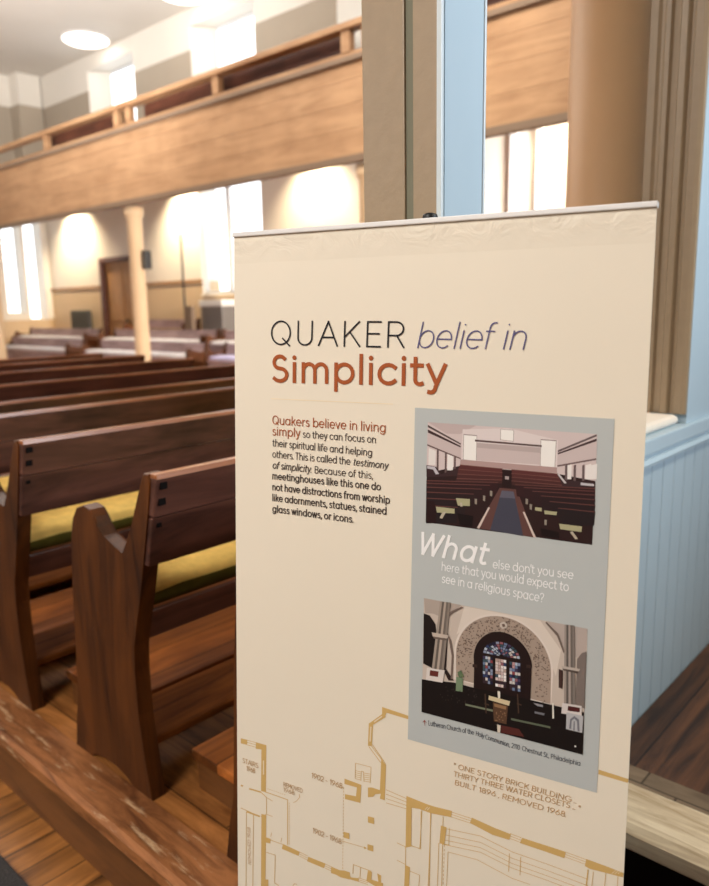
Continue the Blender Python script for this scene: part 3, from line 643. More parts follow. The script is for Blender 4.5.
('floor_plan_print',0,(214,178,112),[(41868,87462),(46895,88454),(46924,88379),(41899,87385)]),
('floor_plan_print',0,(214,178,112),[(46900,88454),(49313,88458),(49331,88382),(46919,88378)]),
('floor_plan_print',0,(214,178,112),[(36673,82698),(36832,93210),(36922,93180),(36762,82671)]),
('floor_plan_print',0,(214,178,112),[(36188,86857),(36203,93439),(36278,93414),(36263,86834)]),
('floor_plan_print',0,(214,178,112),[(36221,86884),(37804,86623),(37814,86546),(36230,86806)]),
('floor_plan_print',0,(214,178,112),[(37040,86840),(37041,87184),(37115,87162),(37114,86818)]),
('floor_plan_print',0,(214,178,112),[(37041,87466),(37042,87810),(37116,87787),(37116,87443)]),
('floor_plan_print',0,(214,178,112),[(37042,88092),(37043,88437),(37117,88414),(37117,88069)]),
('floor_plan_print',0,(214,178,112),[(37043,88719),(37044,89064),(37118,89041),(37118,88696)]),
('floor_plan_print',0,(214,178,112),[(37044,89347),(37045,89693),(37120,89669),(37119,89324)]),
('floor_plan_print',0,(214,178,112),[(37045,89975),(37046,90322),(37121,90298),(37120,89952)]),
('floor_plan_print',0,(214,178,112),[(37047,90605),(37047,90951),(37122,90928),(37121,90581)]),
('floor_plan_print',0,(214,178,112),[(37048,91235),(37048,91582),(37123,91558),(37122,91211)]),
('floor_plan_print',0,(214,178,112),[(37049,91866),(37049,92214),(37124,92189),(37124,91842)]),
('floor_plan_print',0,(214,178,112),[(37050,92498),(37050,92846),(37125,92821),(37125,92474)]),
('floor_plan_print',0,(214,178,112),[(36449,84099),(37297,84093),(37073,86723),(36329,86757)]),
('floor_plan_print',0,(214,178,112),[(37680,84074),(37672,86736),(37746,86714),(37754,84054)]),
('floor_plan_print',0,(214,178,112),[(46326,84968),(46345,87636),(46427,87610),(46408,84943)]),
('floor_plan_print',0,(214,178,112),[(47877,84950),(47899,87599),(47980,87574),(47957,84926)]),
('floor_plan_print',0,(214,178,112),[(56602,83715),(56503,86058),(56651,86022),(56750,83680)]),
('floor_plan_print',0,(214,178,112),[(57305,83765),(57236,85797),(57310,85778),(57378,83747)]),
('floor_plan_print',0,(214,178,112),[(58847,83173),(58785,85234),(58858,85216),(58919,83155)]),
('floor_plan_print',0,(214,178,112),[(60317,83281),(60309,84682),(60381,84661),(60388,83261)]),
('floor_plan_print',0,(214,178,112),[(34858,82732),(34803,93947),(34895,93917),(34948,82707)]),
('floor_plan_print',0,(214,178,112),[(33457,82738),(33321,88625),(33398,88604),(33534,82718)]),
('floor_plan_print',0,(214,178,112),[(33369,88574),(31825,88656),(31805,88737),(33350,88655)]),
('floor_plan_print#2',0,(214,178,112),[(57254,69889),(60879,70125),(60826,70653),(57244,70508)]),
('meeting_room_photo',1,(46,28,28),[(32552,26921),(54808,27185),(54939,41017),(32699,40749)]),
('meeting_room_photo',2,(214,198,196),[(32552,26921),(54808,27185),(54929,32988),(50301,32490),(37358,32528),(32590,33920)]),
('meeting_room_photo',3,(196,178,176),[(32552,26921),(39377,27008),(37198,28281),(35306,28326)]),
('meeting_room_photo',3,(226,214,212),[(37548,27614),(43703,27110),(50091,28223),(50165,31751),(37519,31791)]),
('meeting_room_photo',4,(92,76,74),[(32564,27286),(37357,29494),(37365,29709),(32575,27615)]),
('meeting_room_photo',4,(70,50,50),[(32585,27908),(37370,29853),(37378,30069),(32600,28347)]),
('meeting_room_photo',4,(205,188,186),[(32600,28347),(37378,30069),(37433,31509),(32576,29966)]),
('meeting_room_photo',5,(110,88,86),[(32574,29929),(37431,31473),(37438,31653),(32582,30149)]),
('meeting_room_photo',4,(232,226,222),[(32828,30463),(33852,30757),(33841,32706),(32828,32788)]),
('meeting_room_photo',4,(240,236,232),[(35559,31107),(36329,31303),(36400,33226),(35562,33297)]),
('meeting_room_photo',5,(104,84,82),[(34001,30585),(34275,30675),(34351,33952),(34077,33902)]),
('meeting_room_photo',5,(104,84,82),[(35170,30939),(35442,31028),(35505,33851),(35234,33801)]),
('meeting_room_photo',5,(104,84,82),[(36482,31335),(36750,31424),(36799,33738),(36531,33688)]),
('meeting_room_photo',6,(60,40,42),[(32553,32811),(34005,32950),(34737,33918),(37364,32672),(37033,33936),(32609,34476)]),
('meeting_room_photo',7,(196,190,196),[(32674,32912),(33772,32969),(34426,33872),(33963,33986),(33552,33357),(32687,33281)]),
('meeting_room_photo',4,(104,88,88),[(50154,29506),(54745,27189),(54759,27453),(50168,29777)]),
('meeting_room_photo',4,(74,54,54),[(50171,29844),(54774,27716),(54791,28045),(50181,30047)]),
('meeting_room_photo',4,(208,192,190),[(50184,30115),(54795,28111),(54845,30229),(50185,31476)]),
('meeting_room_photo',5,(112,90,88),[(50181,31408),(54841,30163),(54852,30362),(50191,31612)]),
('meeting_room_photo',4,(240,234,230),[(51239,31322),(51950,31061),(51984,33021),(51262,33086)]),
('meeting_room_photo',4,(240,234,230),[(53611,31128),(54304,30871),(54343,32807),(53638,32871)]),
('meeting_room_photo',4,(240,234,230),[(54315,31071),(55003,30815),(55043,32744),(54343,32807)]),
('meeting_room_photo',5,(108,90,90),[(51140,31330),(51431,31205),(51504,33302),(51204,33261)]),
('meeting_room_photo',5,(108,90,90),[(52188,31244),(52476,31120),(52550,33206),(52254,33166)]),
('meeting_room_photo',5,(108,90,90),[(53225,31160),(53509,31036),(53586,33111),(53292,33071)]),
('meeting_room_photo',6,(60,42,44),[(50296,32388),(51170,33231),(54902,33091),(54941,33824),(50878,34042)]),
('meeting_room_photo',7,(200,196,200),[(53143,33321),(54757,33372),(54772,33639),(53160,33657)]),
('meeting_room_photo',7,(206,200,200),[(50202,32498),(50467,32475),(51450,33545),(51190,33638)]),
('meeting_room_photo',4,(150,130,128),[(37699,28237),(39564,28273),(39627,31820),(37753,31737)]),
('meeting_room_photo',5,(246,243,238),[(37763,28353),(39506,28386),(39564,31702),(37813,31624)]),
('meeting_room_photo',4,(150,130,128),[(42695,27256),(44474,27300),(44465,28787),(42718,28679)]),
('meeting_room_photo',5,(246,243,238),[(42754,27306),(44417,27346),(44408,28736),(42775,28635)]),
('meeting_room_photo',4,(150,130,128),[(47949,28242),(49928,28258),(49929,31897),(48007,31763)]),
('meeting_room_photo',5,(246,243,238),[(48015,28360),(49865,28373),(49865,31776),(48070,31650)]),
('meeting_room_photo',4,(206,190,188),[(39541,29274),(47959,29322),(47961,31521),(39635,31625)]),
('meeting_room_photo',5,(188,172,170),[(39541,29274),(47959,29322),(47958,30008),(39567,29914)]),
('meeting_room_photo',6,(96,76,74),[(39304,28862),(48114,29003),(48125,29242),(39314,29111)]),
('meeting_room_photo',5,(180,152,148),[(37401,31656),(50162,31683),(50198,32430),(37356,32456)]),
('meeting_room_photo',6,(92,48,46),[(37353,32383),(43188,32438),(43101,32904),(37082,33204)]),
('meeting_room_photo',7,(116,72,68),[(37352,32347),(43186,32403),(43189,32473),(37356,32456)]),
('meeting_room_photo',6,(92,48,46),[(44360,32445),(50301,32490),(50564,33081),(44490,32995)]),
('meeting_room_photo',7,(116,72,68),[(44359,32410),(50300,32456),(50305,32558),(44362,32480)]),
('meeting_room_photo',6,(84,45,43),[(37226,33010),(43209,32930),(43122,33398),(36992,33830)]),
('meeting_room_photo',7,(116,72,68),[(37224,32974),(43208,32895),(43211,32966),(37228,33083)]),
('meeting_room_photo',6,(84,45,43),[(44382,32935),(50491,32951),(50753,33542),(44512,33486)]),
('meeting_room_photo',7,(116,72,68),[(44380,32900),(50489,32917),(50494,33019),(44383,32970)]),
('meeting_room_photo',6,(76,42,40),[(37098,33639),(43230,33423),(43143,33891),(36901,34458)]),
('meeting_room_photo',7,(116,72,68),[(37097,33603),(43229,33388),(43232,33459),(37101,33712)]),
('meeting_room_photo',6,(76,42,40),[(44403,33425),(50680,33412),(50943,34002),(44534,33976)]),
('meeting_room_photo',7,(116,72,68),[(44402,33390),(50679,33378),(50684,33480),(44405,33460)]),
('meeting_room_photo',6,(68,39,37),[(36970,34269),(43251,33917),(43164,34385),(36811,35086)]),
('meeting_room_photo',7,(116,72,68),[(36969,34233),(43250,33881),(43253,33952),(36973,34342)]),
('meeting_room_photo',6,(68,39,37),[(44425,33916),(50870,33872),(51132,34462),(44555,34467)]),
('meeting_room_photo',7,(116,72,68),[(44423,33880),(50868,33838),(50873,33940),(44426,33951)]),
('meeting_room_photo',8,(38,22,24),[(43199,32684),(44371,32690),(44395,34835),(43218,34806)]),
('meeting_room_photo',9,(176,160,158),[(43549,33360),(44083,33383),(44066,33807),(43567,33782)]),
('meeting_room_photo',8,(98,66,62),[(42903,34978),(45177,34971),(47824,41007),(39996,40692)]),
('meeting_room_photo',9,(70,70,84),[(43204,35304),(44768,35292),(46291,40990),(41841,40757)]),
('meeting_room_photo',10,(96,94,108),[(43204,35304),(44768,35292),(45020,36184),(42957,36253)]),
('meeting_room_photo',10,(214,196,186),[(41495,37695),(41716,37743),(40368,40719),(40033,40687)]),
('meeting_room_photo',10,(214,196,186),[(46078,37834),(46321,37807),(47961,40989),(47614,40963)]),
('meeting_room_photo',10,(52,28,30),[(32624,34920),(42658,34290),(42571,35650),(32644,36707)]),
('meeting_room_photo',10,(98,60,56),[(32622,34883),(42656,34255),(42661,34361),(32627,35032)]),
('meeting_room_photo',10,(52,28,30),[(44939,34360),(54945,33890),(54878,35643),(45218,35882)]),
('meeting_room_photo',10,(98,60,56),[(44937,34325),(54943,33857),(54950,33990),(44942,34430)]),
('meeting_room_photo',11,(49,28,30),[(32636,35295),(41592,34749),(41509,36261),(32661,37232)]),
('meeting_room_photo',11,(98,60,56),[(32635,35258),(41591,34714),(41595,34821),(32640,35406)]),
('meeting_room_photo',11,(49,28,30),[(46071,34611),(54963,34230),(54897,35984),(46355,36264)]),
('meeting_room_photo',11,(98,60,56),[(46069,34576),(54961,34197),(54968,34330),(46074,34681)]),
('meeting_room_photo',12,(46,28,30),[(32654,35826),(40521,35364),(40441,37029),(32684,37914)]),
('meeting_room_photo',12,(98,60,56),[(32653,35789),(40519,35328),(40524,35436),(32657,35937)]),
('meeting_room_photo',12,(46,28,30),[(47198,34984),(54988,34691),(54921,36446),(47488,36768)]),
('meeting_room_photo',12,(98,60,56),[(47196,34949),(54986,34657),(54993,34791),(47201,35053)]),
('meeting_room_photo',13,(43,28,30),[(32677,36513),(39443,36137),(39366,37958),(32712,38753)]),
('meeting_room_photo',13,(98,60,56),[(32675,36476),(39442,36101),(39446,36209),(32680,36625)]),
('meeting_room_photo',13,(43,28,30),[(48319,35477),(55019,35272),(54952,37029),(48615,37392)]),
('meeting_room_photo',13,(98,60,56),[(48318,35443),(55017,35238),(55024,35372),(48323,35546)]),
('meeting_room_photo',14,(40,28,30),[(32705,37358),(38359,37071),(38285,39051),(32745,39751)]),
('meeting_room_photo',14,(98,60,56),[(32704,37321),(38358,37035),(38362,37144),(32709,37470)]),
('meeting_room_photo',14,(40,28,30),[(49436,36090),(55056,35974),(54990,37734),(49738,38134)]),
('meeting_room_photo',14,(98,60,56),[(49434,36055),(55054,35940),(55062,36074),(49439,36159)]),
('meeting_room_photo',15,(37,28,30),[(32738,38361),(37268,38171),(37196,40312),(32784,40908)]),
('meeting_room_photo',15,(98,60,56),[(32737,38324),(37266,38134),(37271,38244),(32742,38473)]),
('meeting_room_photo',15,(37,28,30),[(50549,36820),(55100,36797),(55034,38561),(50857,38992)]),
('meeting_room_photo',15,(98,60,56),[(50547,36786),(55098,36764),(55106,36898),(50552,36888)]),
('meeting_room_photo',17,(40,20,22),[(32676,37675),(33857,37702),(34221,39152),(34199,40797),(32778,40740)]),
('meeting_room_photo',18,(176,172,136),[(34117,38418),(36820,38421),(36845,39081),(34301,39217)]),
('meeting_room_photo',18,(176,172,136),[(36956,36938),(38914,36883),(38951,37825),(37259,37933)]),
('meeting_room_photo',18,(176,172,136),[(47638,37031),(48496,37043),(48517,37493),(47657,37448)]),
('meeting_room_photo',18,(176,172,136),[(48816,37321),(50441,37349),(50394,37768),(48907,37797)]),
('meeting_room_photo',18,(176,172,136),[(50782,38829),(53592,38836),(53564,39556),(50949,39500)]),
('meeting_room_photo',19,(190,180,160),[(35076,39131),(35688,38915),(35107,39982),(34715,39916)]),
('meeting_room_photo',19,(190,180,160),[(52159,39730),(52483,39587),(53185,40460),(52862,40570)]),
('meeting_room_photo',19,(190,180,160),[(37546,37500),(37847,37468),(37943,38006),(37642,38039)]),
('meeting_room_photo',19,(150,140,128),[(39579,36742),(39914,36780),(39906,37505),(39607,37464)]),
('meeting_room_photo',19,(150,140,128),[(40701,36195),(41033,36234),(41026,36954),(40731,36912)]),
('meeting_room_photo',19,(150,140,128),[(41621,35458),(41950,35497),(41944,36213),(41651,36171)]),
('meeting_room_photo',19,(150,140,128),[(46380,36044),(46695,36082),(46692,36783),(46412,36742)]),
('meeting_room_photo',19,(150,140,128),[(46931,36687),(47244,36724),(47242,37424),(46963,37385)]),
('meeting_room_photo',19,(150,140,128),[(48907,38494),(49215,38527),(49214,39224),(48940,39187)]),
('meeting_room_photo',18,(24,14,16),[(37223,39002),(39486,39112),(39396,40618),(37663,40607)]),
('meeting_room_photo',18,(24,14,16),[(48449,39665),(50835,39895),(50877,40756),(48669,40688)]),
('church_interior_photo',1,(204,190,178),[(32794,51502),(54958,51801),(55213,68355),(33022,68020)]),
('church_interior_photo',2,(178,164,154),[(32794,51502),(38331,51566),(36158,53902),(34223,53502),(33060,53633)]),
('church_interior_photo',2,(186,172,164),[(49820,51716),(54958,51801),(54918,55290),(53174,55992),(52329,55472),(51384,53057)]),
('church_interior_photo',2,(222,210,198),[(38708,51685),(48983,51798),(51822,55227),(51336,58822),(49823,55278),(46976,52656),(43807,52164),(40256,53527),(37743,55832)]),
('church_interior_photo',2,(226,214,204),[(50927,62797),(50982,58411),(50886,57568),(50684,56742),(50378,55944),(49972,55188),(49473,54485),(48889,53847),(48227,53284),(47498,52806),(46713,52421),(45885,52136),(45026,51957),(44150,51889),(43271,51933),(42406,52090),(41568,52360),(40773,52738),(40036,53219),(39369,53796),(38786,54460),(38299,55199),(37917,56001),(37648,56850),(37497,57732),(37469,58631),(37601,62197)]),
('church_interior_photo',3,(170,152,138),[(37899,62056),(37771,58626),(37798,57767),(37942,56924),(38199,56112),(38564,55345),(39029,54638),(39586,54003),(40224,53450),(40929,52989),(41690,52626),(42492,52367),(43321,52216),(44162,52172),(45001,52237),(45825,52407),(46619,52679),(47372,53047),(48071,53504),(48706,54043),(49267,54654),(49745,55327),(50135,56051),(50428,56816),(50623,57608),(50714,58415),(50854,62673)]),
('church_interior_photo',4,(112,94,84),[(48641,55526),(48791,55517),(48783,55639),(48647,55652)]),
('church_interior_photo',4,(112,94,84),[(46716,53692),(46868,53684),(46860,53806),(46722,53818)]),
('church_interior_photo',4,(112,94,84),[(42172,54603),(42330,54595),(42321,54720),(42177,54733)]),
('church_interior_photo',4,(112,94,84),[(50261,59544),(50408,59533),(50401,59655),(50267,59670)]),
('church_interior_photo',4,(112,94,84),[(49411,55101),(49559,55093),(49551,55214),(49417,55226)]),
('church_interior_photo',4,(112,94,84),[(44776,52615),(44931,52608),(44922,52731),(44782,52742)]),
('church_interior_photo',4,(112,94,84),[(44621,52996),(44776,52989),(44767,53112),(44627,53124)]),
('church_interior_photo',4,(112,94,84),[(49572,57029),(49720,57019),(49712,57141),(49578,57154)]),
('church_interior_photo',4,(112,94,84),[(38930,57561),(39094,57550),(39084,57678),(38935,57693)]),
('church_interior_photo',4,(112,94,84),[(39665,55043),(39827,55034),(39817,55161),(39670,55174)]),
('church_interior_photo',4,(112,94,84),[(50178,61058),(50326,61046),(50318,61168),(50184,61185)]),
('church_interior_photo',4,(112,94,84),[(47133,55334),(47285,55325),(47277,55447),(47139,55460)]),
('church_interior_photo',4,(112,94,84),[(39046,57530),(39210,57519),(39200,57647),(39051,57661)]),
('church_interior_photo',4,(112,94,84),[(39633,54387),(39795,54378),(39786,54505),(39638,54517)]),
('church_interior_photo',4,(112,94,84),[(39639,54248),(39801,54240),(39791,54366),(39644,54378)]),
('church_interior_photo',4,(112,94,84),[(46385,53110),(46537,53103),(46529,53225),(46391,53237)]),
('church_interior_photo',4,(112,94,84),[(45379,52516),(45532,52510),(45524,52632),(45385,52643)]),
('church_interior_photo',4,(112,94,84),[(39818,57893),(39981,57883),(39971,58010),(39823,58025)]),
('church_interior_photo',4,(112,94,84),[(48850,57490),(48999,57480),(48991,57602),(48855,57616)]),
('church_interior_photo',4,(112,94,84),[(39133,60389),(39297,60377),(39287,60505),(39139,60522)]),
('church_interior_photo',4,(112,94,84),[(47755,54639),(47906,54631),(47898,54753),(47761,54766)]),
('church_interior_photo',4,(112,94,84),[(46228,54008),(46380,54000),(46372,54122),(46233,54135)]),
('church_interior_photo',4,(112,94,84),[(42407,53341),(42565,53334),(42555,53458),(42412,53470)]),
('church_interior_photo',4,(112,94,84),[(38524,58283),(38688,58272),(38678,58400),(38529,58416)]),
('church_interior_photo',4,(112,94,84),[(38256,61491),(38422,61478),(38411,61607),(38261,61625)]),
('church_interior_photo',4,(112,94,84),[(41405,54840),(41564,54832),(41555,54957),(41410,54970)]),
('church_interior_photo',4,(112,94,84),[(38006,57229),(38171,57219),(38161,57347),(38011,57362)]),
('church_interior_photo',4,(112,94,84),[(38770,58301),(38934,58290),(38924,58418),(38775,58433)]),
('church_interior_photo',4,(112,94,84),[(40781,55259),(40942,55250),(40932,55376),(40786,55389)]),
('church_interior_photo',4,(112,94,84),[(38990,56810),(39153,56800),(39143,56927),(38995,56941)]),
('church_interior_photo',4,(112,94,84),[(47371,55470),(47522,55461),(47514,55583),(47377,55596)]),
('church_interior_photo',4,(112,94,84),[(37984,57061),(38149,57050),(38138,57178),(37989,57193)]),
('church_interior_photo',4,(112,94,84),[(50125,58257),(50273,58246),(50265,58368),(50131,58382)]),
('church_interior_photo',4,(112,94,84),[(45681,54217),(45835,54209),(45826,54332),(45687,54344)]),
('church_interior_photo',4,(112,94,84),[(48207,54364),(48357,54356),(48349,54478),(48213,54490)]),
('church_interior_photo',4,(112,94,84),[(39945,57808),(40107,57797),(40097,57924),(39950,57939)]),
('church_interior_photo',4,(112,94,84),[(42358,54561),(42516,54553),(42507,54678),(42363,54691)]),
('church_interior_photo',4,(112,94,84),[(40531,55151),(40692,55142),(40682,55268),(40536,55281)]),
('church_interior_photo',4,(112,94,84),[(37902,57704),(38067,57693),(38057,57821),(37907,57836)]),
('church_interior_photo',4,(112,94,84),[(43965,52243),(44121,52237),(44112,52360),(43971,52371)]),
('church_interior_photo',4,(112,94,84),[(47088,55175),(47239,55167),(47231,55289),(47094,55302)]),
('church_interior_photo',4,(112,94,84),[(42592,54493),(42749,54485),(42740,54610),(42597,54623)]),
('church_interior_photo',4,(112,94,84),[(48817,56332),(48966,56323),(48958,56445),(48823,56458)]),
('church_interior_photo',4,(112,94,84),[(42315,54326),(42473,54318),(42464,54443),(42321,54455)]),
('church_interior_photo',4,(112,94,84),[(50332,59791),(50480,59779),(50472,59901),(50338,59916)]),
('church_interior_photo',4,(112,94,84),[(38100,59677),(38265,59665),(38255,59794),(38105,59810)]),
('church_interior_photo',4,(112,94,84),[(44928,53275),(45082,53268),(45073,53391),(44933,53402)]),
('church_interior_photo',4,(112,94,84),[(41293,53815),(41453,53807),(41443,53932),(41298,53945)]),
('church_interior_photo',4,(112,94,84),[(42900,53133),(43057,53125),(43048,53249),(42905,53261)]),
('church_interior_photo',4,(112,94,84),[(38957,59817),(39121,59805),(39111,59933),(38962,59949)]),
('church_interior_photo',4,(112,94,84),[(40660,55306),(40821,55297),(40811,55423),(40665,55437)]),
('church_interior_photo',4,(112,94,84),[(48361,53955),(48511,53948),(48503,54069),(48367,54081)]),
('church_interior_photo',4,(112,94,84),[(43705,53166),(43861,53159),(43852,53283),(43710,53294)]),
('church_interior_photo',4,(112,94,84),[(49498,61027),(49647,61014),(49640,61137),(49504,61154)]),
('church_interior_photo',4,(112,94,84),[(49906,61254),(50055,61241),(50047,61364),(49912,61381)]),
('church_interior_photo',4,(112,94,84),[(49893,60496),(50041,60484),(50033,60606),(49899,60622)]),
('church_interior_photo',4,(112,94,84),[(41032,54620),(41192,54612),(41182,54738),(41037,54750)]),
('church_interior_photo',4,(112,94,84),[(40043,54399),(40204,54391),(40195,54517),(40048,54529)]),
('church_interior_photo',4,(112,94,84),[(48815,61488),(48965,61475),(48957,61598),(48821,61615)]),
('church_interior_photo',4,(112,94,84),[(39516,59879),(39679,59866),(39669,59994),(39521,60011)]),
('church_interior_photo',4,(112,94,84),[(42469,53899),(42627,53891),(42618,54015),(42475,54028)]),
('church_interior_photo',4,(112,94,84),[(46560,54257),(46712,54250),(46704,54372),(46566,54384)]),
('church_interior_photo',4,(112,94,84),[(46723,53714),(46875,53707),(46867,53829),(46729,53841)]),
('church_interior_photo',4,(112,94,84),[(47595,54837),(47746,54829),(47738,54951),(47601,54963)]),
('church_interior_photo',4,(112,94,84),[(40508,56277),(40669,56267),(40660,56394),(40513,56408)]),
('church_interior_photo',4,(112,94,84),[(42626,52953),(42783,52946),(42774,53070),(42631,53082)]),
('church_interior_photo',4,(112,94,84),[(47266,54952),(47417,54943),(47409,55065),(47271,55078)]),
('church_interior_photo',4,(112,94,84),[(39857,56555),(40019,56546),(40009,56672),(39862,56687)]),
('church_interior_photo',4,(112,94,84),[(48947,56481),(49096,56471),(49088,56593),(48953,56606)]),
('church_interior_photo',4,(112,94,84),[(41143,55229),(41303,55220),(41293,55346),(41148,55359)]),
('church_interior_photo',4,(112,94,84),[(47232,54646),(47383,54638),(47375,54760),(47237,54772)]),
('church_interior_photo',4,(112,94,84),[(39260,56932),(39423,56922),(39413,57049),(39265,57064)]),
('church_interior_photo',4,(112,94,84),[(39727,57472),(39889,57461),(39880,57588),(39732,57603)]),
('church_interior_photo',4,(112,94,84),[(47353,53970),(47504,53963),(47496,54084),(47359,54096)]),
('church_interior_photo',4,(112,94,84),[(39045,57917),(39209,57906),(39199,58034),(39050,58049)]),
('church_interior_photo',4,(112,94,84),[(48081,56173),(48231,56164),(48223,56286),(48086,56300)]),
('church_interior_photo',4,(112,94,84),[(43646,53903),(43802,53895),(43793,54019),(43652,54031)]),
('church_interior_photo',4,(112,94,84),[(38628,56109),(38792,56100),(38782,56227),(38633,56241)]),
('church_interior_photo',4,(112,94,84),[(48694,56664),(48843,56655),(48835,56776),(48700,56790)]),
('church_interior_photo',4,(112,94,84),[(39022,56281),(39185,56271),(39175,56398),(39027,56412)]),
('church_interior_photo',4,(112,94,84),[(39626,56508),(39788,56498),(39779,56625),(39631,56639)]),
('church_interior_photo',4,(112,94,84),[(49019,57568),(49169,57558),(49161,57680),(49025,57694)]),
('church_interior_photo',4,(112,94,84),[(39866,56363),(40028,56354),(40019,56480),(39872,56495)]),
('church_interior_photo',4,(112,94,84),[(46946,54248),(47098,54240),(47089,54362),(46952,54374)]),
('church_interior_photo',4,(112,94,84),[(45664,53671),(45817,53663),(45809,53786),(45670,53798)]),
('church_interior_photo',4,(112,94,84),[(39670,58549),(39833,58538),(39823,58665),(39675,58681)]),
('church_interior_photo',4,(112,94,84),[(38204,61481),(38369,61467),(38359,61596),(38209,61614)]),
('church_interior_photo',4,(112,94,84),[(45617,52543),(45771,52537),(45762,52659),(45623,52670)]),
('church_interior_photo',4,(112,94,84),[(39612,60728),(39775,60715),(39765,60843),(39617,60860)]),
('church_interior_photo',4,(112,94,84),[(38772,56856),(38936,56846),(38926,56974),(38777,56988)]),
('church_interior_photo',4,(112,94,84),[(43808,53688),(43964,53681),(43955,53805),(43814,53817)]),
('church_interior_photo',4,(112,94,84),[(46830,54616),(46982,54608),(46974,54730),(46836,54743)]),
('church_interior_photo',4,(112,94,84),[(49777,59681),(49926,59669),(49918,59791),(49783,59807)]),
('church_interior_photo',4,(112,94,84),[(40202,56815),(40364,56805),(40354,56932),(40207,56946)]),
('church_interior_photo',4,(112,94,84),[(38498,58270),(38663,58258),(38653,58387),(38503,58402)]),
('church_interior_photo',4,(112,94,84),[(38158,61223),(38323,61209),(38313,61339),(38163,61356)]),
('church_interior_photo',4,(112,94,84),[(42955,54410),(43112,54402),(43103,54526),(42960,54539)]),
('church_interior_photo',4,(112,94,84),[(40494,55733),(40655,55724),(40645,55850),(40499,55863)]),
('church_interior_photo',4,(112,94,84),[(47974,54429),(48124,54421),(48116,54542),(47980,54555)]),
('church_interior_photo',4,(112,94,84),[(43665,53444),(43821,53437),(43812,53561),(43670,53573)]),
('church_interior_photo',4,(112,94,84),[(38718,59557),(38882,59545),(38872,59673),(38723,59690)]),
('church_interior_photo',4,(112,94,84),[(48956,54918),(49105,54910),(49097,55031),(48962,55043)]),
('church_interior_photo',4,(112,94,84),[(44616,52707),(44771,52700),(44762,52823),(44622,52834)]),
('church_interior_photo',4,(112,94,84),[(46639,54565),(46791,54557),(46783,54679),(46645,54692)]),
('church_interior_photo',4,(112,94,84),[(43336,52652),(43493,52645),(43484,52769),(43342,52780)]),
('church_interior_photo',4,(112,94,84),[(49720,56526),(49868,56517),(49861,56638),(49726,56651)]),
('church_interior_photo',4,(112,94,84),[(38348,60992),(38513,60978),(38503,61107),(38353,61125)]),
('church_interior_photo',4,(112,94,84),[(49982,62306),(50130,62293),(50123,62416),(49988,62433)]),
('church_interior_photo',4,(112,94,84),[(49146,59611),(49295,59599),(49288,59721),(49152,59737)]),
('church_interior_photo',4,(112,94,84),[(43618,53430),(43774,53423),(43765,53546),(43623,53558)]),
('church_interior_photo',4,(112,94,84),[(44710,52728),(44865,52721),(44856,52844),(44716,52855)]),
('church_interior_photo',4,(112,94,84),[(48686,58971),(48835,58960),(48827,59083),(48691,59098)]),
('church_interior_photo',4,(112,94,84),[(48603,57731),(48753,57721),(48745,57843),(48609,57857)]),
('church_interior_photo',4,(112,94,84),[(38160,58814),(38325,58802),(38315,58931),(38165,58947)]),
('church_interior_photo',4,(112,94,84),[(44114,53624),(44270,53616),(44261,53740),(44120,53752)]),
('church_interior_photo',4,(112,94,84),[(47361,54704),(47512,54695),(47503,54817),(47366,54830)]),
('church_interior_photo',4,(112,94,84),[(41250,53863),(41410,53855),(41401,53980),(41256,53993)]),
('church_interior_photo',4,(112,94,84),[(46497,54496),(46649,54488),(46641,54611),(46503,54623)]),
('church_interior_photo',4,(112,94,84),[(46891,54906),(47043,54898),(47035,55020),(46897,55033)]),
('church_interior_photo',4,(112,94,84),[(42927,52926),(43084,52919),(43075,53042),(42932,53054)]),
('church_interior_photo',4,(112,94,84),[(46106,54541),(46259,54533),(46250,54656),(46112,54668)]),
('church_interior_photo',4,(112,94,84),[(48902,56679),(49051,56669),(49043,56791),(48908,56805)]),
('church_interior_photo',4,(112,94,84),[(41857,53100),(42016,53093),(42006,53218),(41862,53229)]),
('church_interior_photo',4,(112,94,84),[(46683,53243),(46835,53236),(46826,53357),(46689,53369)]),
('church_interior_photo',4,(112,94,84),[(41841,53911),(42000,53903),(41990,54028),(41846,54040)]),
('church_interior_photo',4,(112,94,84),[(46579,53859),(46731,53852),(46723,53974),(46585,53986)]),
('church_interior_photo',4,(112,94,84),[(40595,54811),(40756,54802),(40746,54928),(40600,54941)]),
('church_interior_photo',4,(112,94,84),[(40659,54634),(40820,54626),(40810,54751),(40664,54764)]),
('church_interior_photo',4,(112,94,84),[(48545,55421),(48694,55412),(48686,55534),(48551,55546)]),
('church_interior_photo',4,(112,94,84),[(41223,55242),(41383,55234),(41374,55359),(41229,55372)]),
('church_interior_photo',4,(112,94,84),[(45578,53611),(45731,53603),(45723,53726),(45583,53738)]),
('church_interior_photo',4,(112,94,84),[(38002,57686),(38167,57675),(38156,57803),(38007,57819)]),
('church_interior_photo',4,(112,94,84),[(46884,53131),(47035,53124),(47027,53245),(46890,53257)]),
('church_interior_photo',4,(112,94,84),[(39907,56324),(40069,56314),(40059,56441),(39912,56455)]),
('church_interior_photo',4,(112,94,84),[(44778,54057),(44933,54050),(44924,54173),(44784,54185)]),
('church_interior_photo',4,(112,94,84),[(38933,56382),(39096,56373),(39086,56500),(38938,56514)]),
('church_interior_photo',4,(112,94,84),[(38299,57896),(38464,57885),(38454,58013),(38304,58029)]),
('church_interior_photo',4,(112,94,84),[(40702,53853),(40863,53845),(40853,53970),(40707,53983)]),
('church_interior_photo',4,(112,94,84),[(43107,54177),(43264,54170),(43255,54294),(43112,54306)]),
('church_interior_photo',4,(112,94,84),[(42795,54478),(42952,54470),(42943,54594),(42800,54607)]),
('church_interior_photo',4,(112,94,84),[(49877,57103),(50024,57093),(50017,57214),(49883,57228)]),
